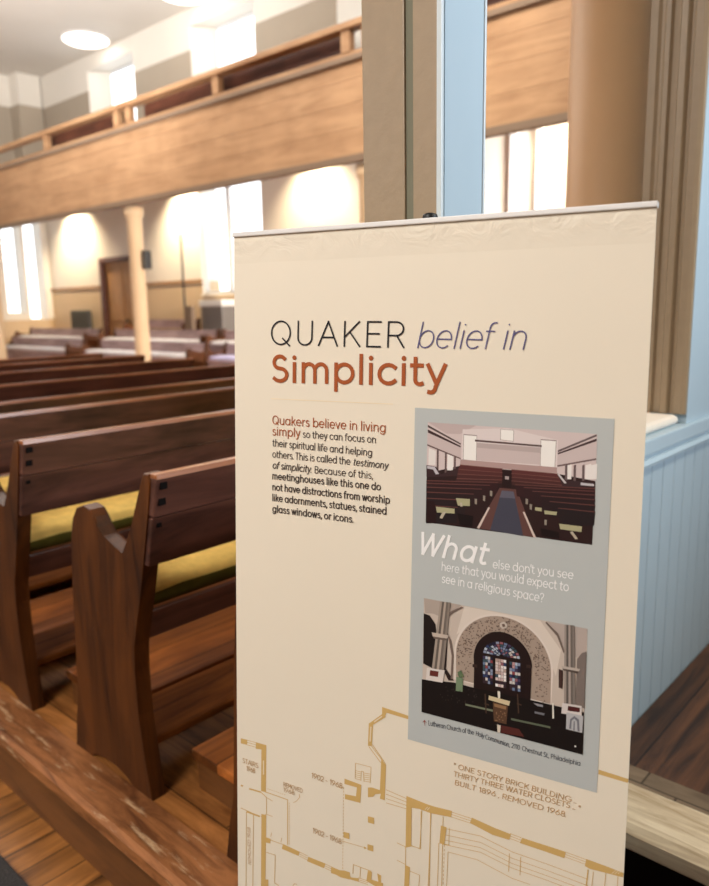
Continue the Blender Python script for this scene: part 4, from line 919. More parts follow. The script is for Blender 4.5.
('church_interior_photo',4,(112,94,84),[(48753,58844),(48903,58833),(48895,58955),(48759,58971)]),
('church_interior_photo',4,(112,94,84),[(39640,57900),(39803,57889),(39793,58016),(39645,58031)]),
('church_interior_photo',4,(112,94,84),[(50238,58917),(50386,58906),(50379,59028),(50245,59043)]),
('church_interior_photo',4,(112,94,84),[(38710,57000),(38874,56990),(38863,57118),(38715,57132)]),
('church_interior_photo',4,(112,94,84),[(38166,56670),(38331,56660),(38321,56788),(38171,56802)]),
('church_interior_photo',4,(112,94,84),[(42375,52885),(42533,52878),(42524,53003),(42381,53014)]),
('church_interior_photo',4,(112,94,84),[(50178,60694),(50326,60682),(50319,60804),(50184,60821)]),
('church_interior_photo',4,(112,94,84),[(40932,55424),(41092,55415),(41083,55541),(40937,55555)]),
('church_interior_photo',4,(112,94,84),[(39096,54852),(39259,54843),(39249,54970),(39101,54983)]),
('church_interior_photo',4,(112,94,84),[(49315,60959),(49464,60946),(49456,61069),(49321,61086)]),
('church_interior_photo',4,(112,94,84),[(39697,56960),(39860,56950),(39850,57077),(39703,57092)]),
('church_interior_photo',4,(112,94,84),[(48669,56747),(48818,56738),(48810,56859),(48675,56873)]),
('church_interior_photo',4,(112,94,84),[(41650,53255),(41809,53247),(41800,53372),(41656,53384)]),
('church_interior_photo',4,(112,94,84),[(46104,53919),(46257,53911),(46249,54033),(46110,54046)]),
('church_interior_photo',4,(112,94,84),[(46042,53930),(46194,53922),(46186,54044),(46047,54057)]),
('church_interior_photo',4,(112,94,84),[(45519,54304),(45672,54296),(45664,54419),(45524,54432)]),
('church_interior_photo',4,(112,94,84),[(44089,52295),(44244,52288),(44236,52411),(44095,52422)]),
('church_interior_photo',4,(112,94,84),[(45984,53071),(46136,53064),(46128,53186),(45989,53198)]),
('church_interior_photo',4,(112,94,84),[(49613,56802),(49761,56792),(49753,56914),(49619,56927)]),
('church_interior_photo',4,(112,94,84),[(39475,55296),(39638,55288),(39628,55414),(39480,55428)]),
('church_interior_photo',4,(112,94,84),[(43801,53292),(43956,53285),(43948,53408),(43806,53420)]),
('church_interior_photo',4,(112,94,84),[(40960,53271),(41120,53264),(41110,53389),(40965,53401)]),
('church_interior_photo',4,(112,94,84),[(48558,57329),(48708,57319),(48700,57441),(48564,57456)]),
('church_interior_photo',4,(112,94,84),[(39139,54859),(39302,54850),(39292,54977),(39144,54990)]),
('church_interior_photo',4,(112,94,84),[(43806,53375),(43962,53367),(43953,53491),(43812,53503)]),
('church_interior_photo',4,(112,94,84),[(40760,55360),(40921,55351),(40912,55477),(40766,55490)]),
('church_interior_photo',4,(112,94,84),[(47769,55506),(47920,55497),(47912,55619),(47775,55632)]),
('church_interior_photo',4,(112,94,84),[(42597,53867),(42755,53859),(42745,53983),(42602,53996)]),
('church_interior_photo',4,(112,94,84),[(48944,55463),(49093,55454),(49085,55575),(48950,55588)]),
('church_interior_photo',4,(112,94,84),[(39447,60614),(39611,60601),(39601,60729),(39452,60746)]),
('church_interior_photo',4,(112,94,84),[(46036,52868),(46189,52861),(46180,52983),(46042,52994)]),
('church_interior_photo',4,(112,94,84),[(42649,53954),(42807,53946),(42798,54070),(42654,54083)]),
('church_interior_photo',4,(112,94,84),[(47980,56375),(48130,56366),(48122,56488),(47986,56501)]),
('church_interior_photo',4,(112,94,84),[(44537,53506),(44692,53499),(44683,53622),(44543,53634)]),
('church_interior_photo',4,(112,94,84),[(48923,56795),(49072,56786),(49064,56908),(48929,56921)]),
('church_interior_photo',4,(112,94,84),[(47747,53958),(47897,53950),(47889,54072),(47753,54084)]),
('church_interior_photo',4,(112,94,84),[(50286,57000),(50433,56990),(50425,57111),(50292,57125)]),
('church_interior_photo',4,(112,94,84),[(44551,53070),(44706,53063),(44697,53186),(44556,53198)]),
('church_interior_photo',4,(112,94,84),[(44826,52625),(44980,52618),(44971,52741),(44831,52752)]),
('church_interior_photo',4,(112,94,84),[(39088,56626),(39251,56616),(39241,56743),(39093,56757)]),
('church_interior_photo',4,(112,94,84),[(44522,52823),(44677,52816),(44668,52939),(44528,52950)]),
('church_interior_photo',4,(112,94,84),[(39232,57388),(39396,57378),(39386,57505),(39237,57520)]),
('church_interior_photo',4,(112,94,84),[(39272,54534),(39434,54525),(39424,54652),(39277,54665)]),
('church_interior_photo',4,(112,94,84),[(44741,53837),(44896,53829),(44887,53952),(44747,53964)]),
('church_interior_photo',4,(112,94,84),[(48958,55391),(49107,55383),(49099,55504),(48964,55517)]),
('church_interior_photo',4,(112,94,84),[(40257,53586),(40418,53579),(40408,53704),(40262,53717)]),
('church_interior_photo',4,(112,94,84),[(39579,57410),(39741,57399),(39732,57526),(39584,57541)]),
('church_interior_photo',4,(112,94,84),[(48613,56582),(48763,56572),(48755,56694),(48619,56708)]),
('church_interior_photo',4,(112,94,84),[(49431,56276),(49580,56267),(49572,56389),(49437,56402)]),
('church_interior_photo',4,(112,94,84),[(38155,57209),(38320,57199),(38310,57327),(38160,57342)]),
('church_interior_photo',4,(112,94,84),[(48926,54869),(49075,54861),(49067,54982),(48932,54995)]),
('church_interior_photo',4,(112,94,84),[(47466,54608),(47617,54600),(47608,54721),(47471,54734)]),
('church_interior_photo',4,(112,94,84),[(40813,55626),(40973,55616),(40964,55742),(40818,55756)]),
('church_interior_photo',4,(112,94,84),[(50184,58165),(50331,58155),(50324,58276),(50190,58291)]),
('church_interior_photo',4,(112,94,84),[(47687,54976),(47838,54968),(47830,55090),(47693,55103)]),
('church_interior_photo',4,(112,94,84),[(42436,53134),(42594,53127),(42585,53251),(42442,53263)]),
('church_interior_photo',4,(112,94,84),[(49308,60374),(49457,60362),(49449,60484),(49314,60500)]),
('church_interior_photo',4,(112,94,84),[(44412,53846),(44567,53838),(44558,53962),(44417,53974)]),
('church_interior_photo',4,(112,94,84),[(42131,52620),(42289,52614),(42280,52738),(42136,52749)]),
('church_interior_photo',4,(112,94,84),[(46282,53615),(46434,53607),(46426,53730),(46287,53741)]),
('church_interior_photo',4,(112,94,84),[(49023,57757),(49172,57746),(49165,57868),(49029,57883)]),
('church_interior_photo',4,(112,94,84),[(41552,54865),(41711,54856),(41702,54982),(41557,54995)]),
('church_interior_photo',4,(112,94,84),[(38046,57869),(38211,57858),(38200,57986),(38051,58002)]),
('church_interior_photo',4,(112,94,84),[(50385,58059),(50532,58048),(50525,58170),(50391,58184)]),
('church_interior_photo',4,(112,94,84),[(46779,53353),(46931,53346),(46922,53467),(46785,53479)]),
('church_interior_photo',4,(112,94,84),[(40149,55759),(40311,55750),(40301,55877),(40155,55890)]),
('church_interior_photo',4,(112,94,84),[(40667,54091),(40828,54083),(40818,54208),(40672,54221)]),
('church_interior_photo',4,(112,94,84),[(39787,56570),(39949,56560),(39940,56687),(39792,56701)]),
('church_interior_photo',4,(112,94,84),[(38977,54920),(39140,54911),(39130,55038),(38982,55051)]),
('church_interior_photo',4,(112,94,84),[(40878,54245),(41039,54237),(41029,54363),(40884,54375)]),
('church_interior_photo',4,(112,94,84),[(49469,57804),(49617,57794),(49610,57915),(49475,57930)]),
('church_interior_photo',4,(112,94,84),[(47148,53680),(47300,53672),(47291,53794),(47154,53806)]),
('church_interior_photo',4,(112,94,84),[(40745,54267),(40906,54259),(40896,54384),(40750,54397)]),
('church_interior_photo',4,(112,94,84),[(49369,56420),(49518,56410),(49510,56532),(49375,56545)]),
('church_interior_photo',4,(112,94,84),[(41974,54437),(42133,54429),(42124,54554),(41980,54567)]),
('church_interior_photo',4,(112,94,84),[(38594,57979),(38758,57968),(38748,58096),(38599,58111)]),
('church_interior_photo',4,(112,94,84),[(50280,57477),(50428,57467),(50420,57588),(50286,57602)]),
('church_interior_photo',4,(112,94,84),[(49045,57347),(49195,57337),(49187,57459),(49051,57473)]),
('church_interior_photo',4,(112,94,84),[(40070,54808),(40231,54799),(40221,54925),(40075,54938)]),
('church_interior_photo',4,(112,94,84),[(42974,53060),(43131,53053),(43122,53177),(42980,53188)]),
('church_interior_photo',4,(112,94,84),[(44932,53696),(45086,53689),(45077,53812),(44937,53824)]),
('church_interior_photo',4,(112,94,84),[(48359,56930),(48509,56920),(48501,57042),(48365,57056)]),
('church_interior_photo',4,(112,94,84),[(39881,54514),(40043,54506),(40033,54632),(39886,54644)]),
('church_interior_photo',4,(112,94,84),[(43180,52832),(43337,52825),(43328,52949),(43186,52960)]),
('church_interior_photo',4,(112,94,84),[(46592,54381),(46744,54373),(46736,54495),(46598,54508)]),
('church_interior_photo',4,(112,94,84),[(46676,53085),(46828,53078),(46819,53199),(46682,53211)]),
('church_interior_photo',4,(112,94,84),[(49603,59503),(49752,59492),(49744,59614),(49609,59629)]),
('church_interior_photo',4,(112,94,84),[(39926,55875),(40088,55865),(40078,55992),(39931,56006)]),
('church_interior_photo',4,(112,94,84),[(47146,54414),(47297,54406),(47289,54528),(47152,54540)]),
('church_interior_photo',4,(112,94,84),[(43202,52762),(43359,52755),(43350,52879),(43208,52891)]),
('church_interior_photo',4,(112,94,84),[(47261,53454),(47412,53447),(47404,53568),(47267,53580)]),
('church_interior_photo',4,(112,94,84),[(49036,57880),(49185,57870),(49177,57992),(49041,58007)]),
('church_interior_photo',4,(112,94,84),[(48753,58122),(48902,58112),(48894,58234),(48759,58249)]),
('church_interior_photo',4,(112,94,84),[(39117,55657),(39280,55648),(39270,55774),(39122,55788)]),
('church_interior_photo',4,(112,94,84),[(48523,56711),(48673,56702),(48665,56824),(48529,56838)]),
('church_interior_photo',4,(112,94,84),[(45902,53053),(46055,53046),(46047,53168),(45908,53179)]),
('church_interior_photo',4,(112,94,84),[(38737,56367),(38901,56357),(38891,56484),(38742,56499)]),
('church_interior_photo',4,(112,94,84),[(42620,54228),(42778,54220),(42769,54344),(42625,54357)]),
('church_interior_photo',4,(112,94,84),[(45905,54209),(46058,54201),(46049,54324),(45911,54336)]),
('church_interior_photo',4,(112,94,84),[(43568,53137),(43724,53130),(43715,53253),(43573,53265)]),
('church_interior_photo',4,(112,94,84),[(48500,56392),(48650,56382),(48642,56504),(48506,56518)]),
('church_interior_photo',4,(112,94,84),[(40428,56407),(40589,56397),(40579,56523),(40433,56537)]),
('church_interior_photo',4,(112,94,84),[(38555,55988),(38719,55979),(38709,56106),(38560,56120)]),
('church_interior_photo',4,(112,94,84),[(39240,60168),(39404,60156),(39394,60284),(39245,60301)]),
('church_interior_photo',4,(112,94,84),[(42410,53232),(42568,53225),(42559,53349),(42416,53361)]),
('church_interior_photo',4,(112,94,84),[(38551,59436),(38715,59424),(38705,59553),(38556,59569)]),
('church_interior_photo',4,(112,94,84),[(39041,57417),(39205,57406),(39195,57534),(39046,57549)]),
('church_interior_photo',4,(112,94,84),[(41968,53182),(42127,53174),(42117,53299),(41974,53311)]),
('church_interior_photo',4,(112,94,84),[(50217,61381),(50365,61368),(50358,61490),(50223,61507)]),
('church_interior_photo',4,(112,94,84),[(44299,53207),(44454,53200),(44445,53323),(44304,53335)]),
('church_interior_photo',4,(112,94,84),[(44854,53926),(45009,53918),(45000,54041),(44860,54053)]),
('church_interior_photo',4,(112,94,84),[(43696,54213),(43852,54206),(43843,54329),(43702,54342)]),
('church_interior_photo',4,(112,94,84),[(44115,52956),(44271,52949),(44262,53072),(44121,53084)]),
('church_interior_photo',4,(112,94,84),[(45263,53244),(45417,53237),(45408,53359),(45268,53371)]),
('church_interior_photo',4,(112,94,84),[(38083,58961),(38248,58950),(38238,59078),(38088,59094)]),
('church_interior_photo',4,(112,94,84),[(39187,56012),(39350,56003),(39340,56130),(39192,56144)]),
('church_interior_photo',4,(112,94,84),[(49314,59446),(49463,59435),(49455,59557),(49320,59573)]),
('church_interior_photo',4,(112,94,84),[(49819,62621),(49968,62607),(49960,62730),(49825,62748)]),
('church_interior_photo',4,(112,94,84),[(47840,53793),(47990,53786),(47982,53907),(47846,53919)]),
('church_interior_photo',4,(112,94,84),[(41137,55141),(41297,55132),(41287,55258),(41142,55271)]),
('church_interior_photo',4,(112,94,84),[(38797,57332),(38961,57322),(38951,57449),(38802,57464)]),
('church_interior_photo',4,(112,94,84),[(38536,60739),(38701,60726),(38691,60854),(38541,60872)]),
('church_interior_photo',4,(112,94,84),[(47396,53631),(47547,53624),(47539,53746),(47402,53758)]),
('church_interior_photo',4,(112,94,84),[(38183,59851),(38349,59839),(38338,59967),(38188,59984)]),
('church_interior_photo',4,(112,94,84),[(39810,55531),(39972,55522),(39963,55648),(39815,55662)]),
('church_interior_photo',4,(112,94,84),[(48595,57983),(48745,57973),(48737,58095),(48601,58110)]),
('church_interior_photo',4,(112,94,84),[(48982,59121),(49131,59110),(49124,59232),(48988,59248)]),
('church_interior_photo',4,(112,94,84),[(44182,52849),(44337,52842),(44328,52965),(44187,52977)]),
('church_interior_photo',4,(112,94,84),[(43423,53454),(43579,53446),(43570,53570),(43428,53582)]),
('church_interior_photo',4,(112,94,84),[(41548,54379),(41707,54371),(41698,54496),(41553,54508)]),
('church_interior_photo',4,(112,94,84),[(44893,52790),(45047,52783),(45038,52906),(44898,52918)]),
('church_interior_photo',4,(112,94,84),[(45847,54214),(46000,54206),(45991,54329),(45852,54341)]),
('church_interior_photo',4,(112,94,84),[(38444,58175),(38608,58164),(38598,58293),(38449,58308)]),
('church_interior_photo',4,(112,94,84),[(46564,54129),(46716,54121),(46708,54244),(46570,54256)]),
('church_interior_photo',4,(112,94,84),[(43524,53084),(43680,53076),(43671,53200),(43529,53212)]),
('church_interior_photo',4,(112,94,84),[(47893,56311),(48043,56301),(48035,56424),(47899,56437)]),
('church_interior_photo',4,(112,94,84),[(49358,55796),(49506,55787),(49499,55908),(49364,55921)]),
('church_interior_photo',4,(112,94,84),[(49280,57250),(49429,57241),(49421,57362),(49286,57376)]),
('church_interior_photo',4,(112,94,84),[(48482,56532),(48632,56523),(48624,56645),(48488,56658)]),
('church_interior_photo',4,(112,94,84),[(49012,56792),(49161,56783),(49154,56904),(49018,56918)]),
('church_interior_photo',4,(112,94,84),[(48331,57079),(48481,57069),(48473,57191),(48337,57205)]),
('church_interior_photo',4,(112,94,84),[(48840,57940),(48990,57929),(48982,58051),(48846,58066)]),
('church_interior_photo',4,(112,94,84),[(44336,54146),(44492,54138),(44483,54262),(44342,54274)]),
('church_interior_photo',4,(112,94,84),[(49526,60238),(49675,60226),(49667,60348),(49532,60365)]),
('church_interior_photo',4,(112,94,84),[(41155,55366),(41315,55357),(41306,55483),(41161,55496)]),
('church_interior_photo',4,(112,94,84),[(45955,53797),(46108,53790),(46099,53912),(45961,53924)]),
('church_interior_photo',4,(112,94,84),[(50503,59355),(50650,59344),(50643,59466),(50509,59481)]),
('church_interior_photo',4,(112,94,84),[(49476,58170),(49625,58159),(49617,58281),(49482,58296)]),
('church_interior_photo',4,(112,94,84),[(49457,56763),(49606,56753),(49598,56874),(49463,56888)]),
('church_interior_photo',4,(112,94,84),[(46645,54738),(46797,54730),(46789,54853),(46651,54865)]),
('church_interior_photo',4,(112,94,84),[(50049,59621),(50197,59609),(50189,59731),(50055,59747)]),
('church_interior_photo',4,(112,94,84),[(39537,56079),(39700,56069),(39690,56196),(39542,56210)]),
('church_interior_photo',4,(112,94,84),[(39385,59274),(39549,59263),(39539,59390),(39390,59407)]),
('church_interior_photo',4,(112,94,84),[(48697,54747),(48846,54739),(48838,54860),(48703,54872)]),
('church_interior_photo',4,(112,94,84),[(41826,54122),(41985,54115),(41976,54240),(41832,54252)]),
('church_interior_photo',4,(112,94,84),[(49885,58158),(50033,58148),(50026,58269),(49891,58284)]),
('church_interior_photo',4,(112,94,84),[(38724,58561),(38888,58550),(38878,58678),(38729,58694)]),
('church_interior_photo',4,(112,94,84),[(48766,59169),(48916,59158),(48908,59280),(48772,59296)]),
('church_interior_photo',4,(112,94,84),[(48797,61389),(48947,61376),(48939,61499),(48803,61516)]),
('church_interior_photo',4,(112,94,84),[(39571,58246),(39734,58235),(39724,58362),(39576,58377)]),
('church_interior_photo',4,(112,94,84),[(39065,60914),(39229,60900),(39219,61029),(39070,61046)]),
('church_interior_photo',4,(112,94,84),[(37966,58664),(38132,58652),(38121,58781),(37971,58797)]),
('church_interior_photo',4,(112,94,84),[(47827,54444),(47977,54436),(47969,54558),(47833,54570)]),
('church_interior_photo',4,(112,94,84),[(39851,59393),(40013,59381),(40003,59509),(39856,59525)]),
('church_interior_photo',4,(112,94,84),[(39863,57403),(40025,57392),(40015,57519),(39868,57534)]),
('church_interior_photo',4,(112,94,84),[(46147,54008),(46300,54001),(46291,54123),(46153,54135)]),
('church_interior_photo',4,(112,94,84),[(40213,53703),(40374,53695),(40364,53821),(40218,53833)]),
('church_interior_photo',4,(112,94,84),[(49599,56495),(49748,56485),(49740,56606),(49605,56620)]),
('church_interior_photo',4,(112,94,84),[(39480,54705),(39642,54696),(39633,54823),(39485,54836)]),
('church_interior_photo',4,(112,94,84),[(42869,52502),(43026,52496),(43017,52620),(42875,52631)]),
('church_interior_photo',4,(112,94,84),[(46672,54090),(46824,54082),(46816,54205),(46678,54217)]),
('church_interior_photo',4,(112,94,84),[(49122,55421),(49271,55413),(49263,55534),(49128,55547)]),
('church_interior_photo',4,(112,94,84),[(44509,53732),(44664,53725),(44655,53848),(44514,53860)]),
('church_interior_photo',4,(112,94,84),[(49602,56604),(49750,56594),(49743,56715),(49608,56729)]),
('church_interior_photo',4,(112,94,84),[(41895,53247),(42054,53240),(42045,53364),(41901,53376)]),
('church_interior_photo',4,(112,94,84),[(46315,53752),(46467,53745),(46459,53867),(46320,53879)]),
('church_interior_photo',4,(112,94,84),[(49694,56924),(49842,56915),(49835,57036),(49700,57050)]),
('church_interior_photo',4,(112,94,84),[(49640,61841),(49788,61828),(49781,61950),(49646,61968)]),
('church_interior_photo',4,(112,94,84),[(41413,55010),(41573,55002),(41563,55127),(41418,55140)]),
('church_interior_photo',4,(112,94,84),[(49130,55212),(49279,55204),(49271,55325),(49136,55337)]),
('church_interior_photo',4,(112,94,84),[(40993,53298),(41153,53291),(41144,53416),(40998,53428)]),
('church_interior_photo',4,(112,94,84),[(39076,57669),(39239,57659),(39229,57786),(39081,57801)]),
('church_interior_photo',4,(112,94,84),[(38417,58119),(38581,58108),(38571,58236),(38422,58251)]),
('church_interior_photo',4,(112,94,84),[(47096,54458),(47247,54450),(47239,54572),(47102,54585)]),
('church_interior_photo',4,(112,94,84),[(49549,62749),(49698,62736),(49690,62859),(49555,62876)]),
('church_interior_photo',4,(112,94,84),[(49638,57948),(49787,57938),(49779,58059),(49644,58074)]),
('church_interior_photo',4,(112,94,84),[(48668,57959),(48818,57948),(48810,58070),(48674,58085)]),
('church_interior_photo',4,(112,94,84),[(41626,54489),(41785,54481),(41776,54606),(41631,54619)]),
('church_interior_photo',4,(112,94,84),[(48991,61338),(49141,61325),(49133,61448),(48997,61465)]),
('church_interior_photo',4,(112,94,84),[(42823,54454),(42981,54446),(42972,54570),(42829,54583)]),
('church_interior_photo',4,(112,94,84),[(49422,55216),(49570,55207),(49562,55328),(49428,55341)]),
('church_interior_photo',4,(112,94,84),[(48868,55806),(49017,55797),(49009,55918),(48873,55932)]),
('church_interior_photo',4,(112,94,84),[(45860,52961),(46013,52954),(46005,53076),(45866,53088)]),
('church_interior_photo',4,(112,94,84),[(41853,53088),(42012,53081),(42003,53206),(41859,53217)]),
('church_interior_photo',4,(112,94,84),[(43550,53920),(43706,53912),(43697,54036),(43555,54048)]),
('church_interior_photo',4,(112,94,84),[(48371,56904),(48521,56894),(48513,57016),(48377,57030)]),
('church_interior_photo',4,(112,94,84),[(39978,57005),(40140,56995),(40130,57122),(39983,57136)]),
('church_interior_photo',4,(112,94,84),[(50500,59266),(50648,59255),(50640,59376),(50506,59392)]),
('church_interior_photo',4,(112,94,84),[(39824,58139),(39986,58128),(39977,58255),(39829,58270)]),
('church_interior_photo',4,(112,94,84),[(44778,53855),(44933,53848),(44924,53971),(44784,53983)]),
('church_interior_photo',4,(112,94,84),[(38916,56740),(39079,56730),(39069,56857),(38921,56872)]),
('church_interior_photo',4,(112,94,84),[(41139,53499),(41299,53492),(41290,53617),(41145,53629)]),
('church_interior_photo',4,(112,94,84),[(39300,57692),(39464,57682),(39454,57809),(39305,57824)]),
('church_interior_photo',4,(112,94,84),[(42179,53729),(42337,53721),(42328,53846),(42184,53858)]),
('church_interior_photo',4,(112,94,84),[(50140,57769),(50288,57759),(50280,57880),(50146,57895)]),
('church_interior_photo',4,(112,94,84),[(42038,52960),(42197,52953),(42187,53077),(42044,53089)]),
('church_interior_photo',4,(112,94,84),[(48968,56071),(49117,56062),(49110,56183),(48974,56197)]),
('church_interior_photo',4,(112,94,84),[(44892,52849),(45046,52842),(45038,52965),(44898,52976)]),
('church_interior_photo',4,(112,94,84),[(49341,60594),(49490,60582),(49482,60705),(49347,60721)]),
('church_interior_photo',4,(112,94,84),[(49804,61729),(49953,61716),(49945,61839),(49810,61856)]),
('church_interior_photo',4,(112,94,84),[(45726,53194),(45879,53187),(45871,53310),(45732,53321)]),
('church_interior_photo',4,(112,94,84),[(42336,54186),(42494,54178),(42485,54302),(42342,54315)]),
('church_interior_photo',4,(112,94,84),[(47454,53232),(47604,53225),(47596,53346),(47459,53358)]),
('church_interior_photo',4,(112,94,84),[(47140,54344),(47291,54336),(47283,54458),(47145,54470)]),
('church_interior_photo',4,(112,94,84),[(48982,58372),(49131,58361),(49123,58483),(48988,58498)]),
('church_interior_photo',4,(112,94,84),[(50023,56562),(50170,56552),(50162,56673),(50029,56687)]),
('church_interior_photo',4,(112,94,84),[(39525,54521),(39687,54512),(39677,54639),(39530,54652)]),
('church_interior_photo',4,(112,94,84),[(38784,61299),(38949,61286),(38939,61415),(38789,61432)]),
('church_interior_photo',4,(112,94,84),[(43457,53456),(43614,53449),(43605,53573),(43463,53585)]),
('church_interior_photo',4,(112,94,84),[(38149,61371),(38315,61358),(38304,61487),(38154,61505)]),
('church_interior_photo',4,(112,94,84),[(44462,52712),(44617,52705),(44608,52828),(44467,52839)]),
('church_interior_photo',4,(112,94,84),[(46257,52645),(46409,52639),(46400,52760),(46262,52772)]),
('church_interior_photo',4,(112,94,84),[(39482,61288),(39645,61274),(39635,61403),(39487,61420)]),
('church_interior_photo',4,(112,94,84),[(48356,56786),(48506,56777),(48498,56899),(48362,56913)]),
('church_interior_photo',4,(112,94,84),[(40543,55255),(40704,55247),(40694,55372),(40548,55386)]),
('church_interior_photo',4,(112,94,84),[(43717,52980),(43873,52973),(43864,53097),(43722,53108)]),
('church_interior_photo',4,(112,94,84),[(50083,59624),(50231,59612),(50223,59734),(50089,59750)]),
('church_interior_photo',4,(112,94,84),[(45403,53730),(45557,53723),(45548,53845),(45409,53857)]),
('church_interior_photo',4,(112,94,84),[(39522,54962),(39684,54953),(39675,55079),(39527,55093)]),
('church_interior_photo',4,(112,94,84),[(47398,55387),(47549,55378),(47541,55500),(47404,55513)]),
('church_interior_photo',4,(112,94,84),[(47655,54801),(47805,54793),(47797,54915),(47660,54928)]),
('church_interior_photo',4,(112,94,84),[(49018,61880),(49168,61867),(49160,61990),(49024,62008)]),
('church_interior_photo',4,(112,94,84),[(39781,53940),(39942,53933),(39933,54059),(39786,54071)]),
('church_interior_photo',4,(112,94,84),[(38144,59661),(38309,59649),(38299,59778),(38149,59794)]),
('church_interior_photo',4,(112,94,84),[(48902,57013),(49051,57003),(49043,57125),(48908,57139)]),
('church_interior_photo',4,(112,94,84),[(44874,53255),(45029,53248),(45020,53371),(44880,53382)]),
('church_interior_photo',4,(112,94,84),[(43360,53592),(43517,53584),(43508,53708),(43365,53720)]),
('church_interior_photo',4,(112,94,84),[(39492,57368),(39655,57358),(39645,57485),(39497,57500)]),
('church_interior_photo',4,(112,94,84),[(44945,52536),(45099,52529),(45090,52652),(44951,52663)]),
('church_interior_photo',4,(112,94,84),[(39716,56562),(39878,56552),(39868,56679),(39721,56694)]),
('church_interior_photo',4,(112,94,84),[(49002,55155),(49151,55147),(49143,55268),(49008,55281)]),
('church_interior_photo',4,(112,94,84),[(48925,60818),(49075,60805),(49067,60928),(48931,60945)]),
('church_interior_photo',4,(112,94,84),[(43547,53966),(43704,53959),(43695,54082),(43553,54095)]),
('church_interior_photo',4,(112,94,84),[(49120,61911),(49270,61897),(49262,62020),(49126,62038)]),
('church_interior_photo',4,(112,94,84),[(44903,52343),(45057,52337),(45048,52459),(44908,52470)]),
('church_interior_photo',4,(112,94,84),[(38559,55535),(38723,55526),(38713,55653),(38564,55667)]),
('church_interior_photo',4,(112,94,84),[(48920,58448),(49069,58437),(49062,58559),(48926,58574)]),
('church_interior_photo',4,(112,94,84),[(45401,53743),(45555,53735),(45546,53858),(45407,53870)]),
('church_interior_photo',4,(112,94,84),[(49651,58803),(49800,58792),(49792,58914),(49657,58929)]),
('church_interior_photo',4,(112,94,84),[(47274,54896),(47426,54888),(47417,55010),(47280,55023)]),
('church_interior_photo',4,(112,94,84),[(39511,56374),(39674,56364),(39664,56491),(39516,56505)]),
('church_interior_photo',4,(112,94,84),[(47614,55791),(47764,55782),(47756,55905),(47619,55918)]),
('church_interior_photo',4,(112,94,84),[(45581,53196),(45734,53189),(45726,53311),(45587,53323)]),
('church_interior_photo',4,(112,94,84),[(40323,53660),(40484,53653),(40474,53778),(40328,53790)]),
('church_interior_photo',4,(112,94,84),[(39806,56627),(39969,56617),(39959,56744),(39811,56758)]),
('church_interior_photo',4,(112,94,84),[(49889,57272),(50036,57262),(50029,57383),(49895,57398)]),
('church_interior_photo',4,(112,94,84),[(39438,56067),(39600,56058),(39590,56184),(39443,56198)]),
('church_interior_photo',4,(112,94,84),[(39038,56811),(39202,56801),(39192,56929),(39044,56943)]),
('church_interior_photo',4,(112,94,84),[(47582,55390),(47733,55382),(47724,55504),(47588,55517)]),
('church_interior_photo',4,(112,94,84),[(50018,62463),(50166,62449),(50159,62572),(50024,62590)]),
('church_interior_photo',4,(112,94,84),[(38991,58337),(39155,58325),(39145,58453),(38996,58469)]),
('church_interior_photo',4,(112,94,84),[(40483,53500),(40644,53492),(40634,53618),(40488,53630)]),
('church_interior_photo',4,(112,94,84),[(39049,56444),(39212,56434),(39202,56562),(39054,56576)]),
('church_interior_photo',4,(112,94,84),[(45823,53495),(45976,53488),(45967,53610),(45828,53622)]),
('church_interior_photo',4,(112,94,84),[(48605,56938),(48754,56928),(48746,57050),(48611,57064)]),
('church_interior_photo',4,(112,94,84),[(40054,53656),(40215,53649),(40206,53774),(40059,53787)]),
('church_interior_photo',4,(112,94,84),[(43245,53509),(43402,53502),(43393,53626),(43251,53638)]),
('church_interior_photo',4,(112,94,84),[(46893,54127),(47045,54120),(47036,54242),(46899,54254)]),
('church_interior_photo',4,(112,94,84),[(39436,56359),(39599,56350),(39589,56476),(39441,56491)]),
('church_interior_photo',4,(112,94,84),[(39707,59459),(39870,59447),(39860,59575),(39712,59591)]),
('church_interior_photo',4,(112,94,84),[(43722,53444),(43878,53436),(43869,53560),(43728,53572)]),
('church_interior_photo',4,(112,94,84),[(38345,57073),(38510,57063),(38500,57191),(38350,57205)]),
('church_interior_photo',4,(112,94,84),[(38682,58641),(38847,58630),(38837,58758),(38688,58774)]),
('church_interior_photo',4,(112,94,84),[(42638,53346),(42795,53339),(42786,53463),(42643,53475)]),
('church_interior_photo',4,(112,94,84),[(44383,53703),(44538,53696),(44529,53819),(44388,53831)]),
('church_interior_photo',4,(112,94,84),[(39731,54183),(39893,54175),(39883,54301),(39736,54314)]),
('church_interior_photo',4,(112,94,84),[(49840,57981),(49988,57971),(49980,58092),(49846,58107)]),
('church_interior_photo',4,(112,94,84),[(46615,53836),(46767,53829),(46758,53951),(46620,53963)]),
('church_interior_photo',4,(112,94,84),[(37920,58061),(38085,58050),(38075,58179),(37925,58194)]),
('church_interior_photo',5,(200,188,176),[(43704,53078),(44260,52798),(44765,53063),(44647,53585),(44092,53832),(43724,53541)]),
('church_interior_photo',6,(110,90,80),[(43994,53205),(44342,53069),(44497,53398),(44151,53570)]),
('church_interior_photo',5,(36,24,24),[(40484,63046),(40427,59727),(40309,58598),(40322,58026),(40405,57463),(40557,56921),(40774,56407),(41053,55932),(41388,55504),(41773,55130),(42201,54816),(42664,54568),(43154,54388),(43662,54280),(44180,54245),(44699,54284),(45209,54394),(45703,54573),(46173,54819),(46610,55127),(47008,55491),(47360,55905),(47662,56363),(47907,56856),(48093,57377),(48216,57917),(48275,58468),(48188,58086),(48229,63439)]),
('church_interior_photo',6,(60,44,40),[(40196,59480),(40857,59415),(40875,59853),(40213,59920)]),
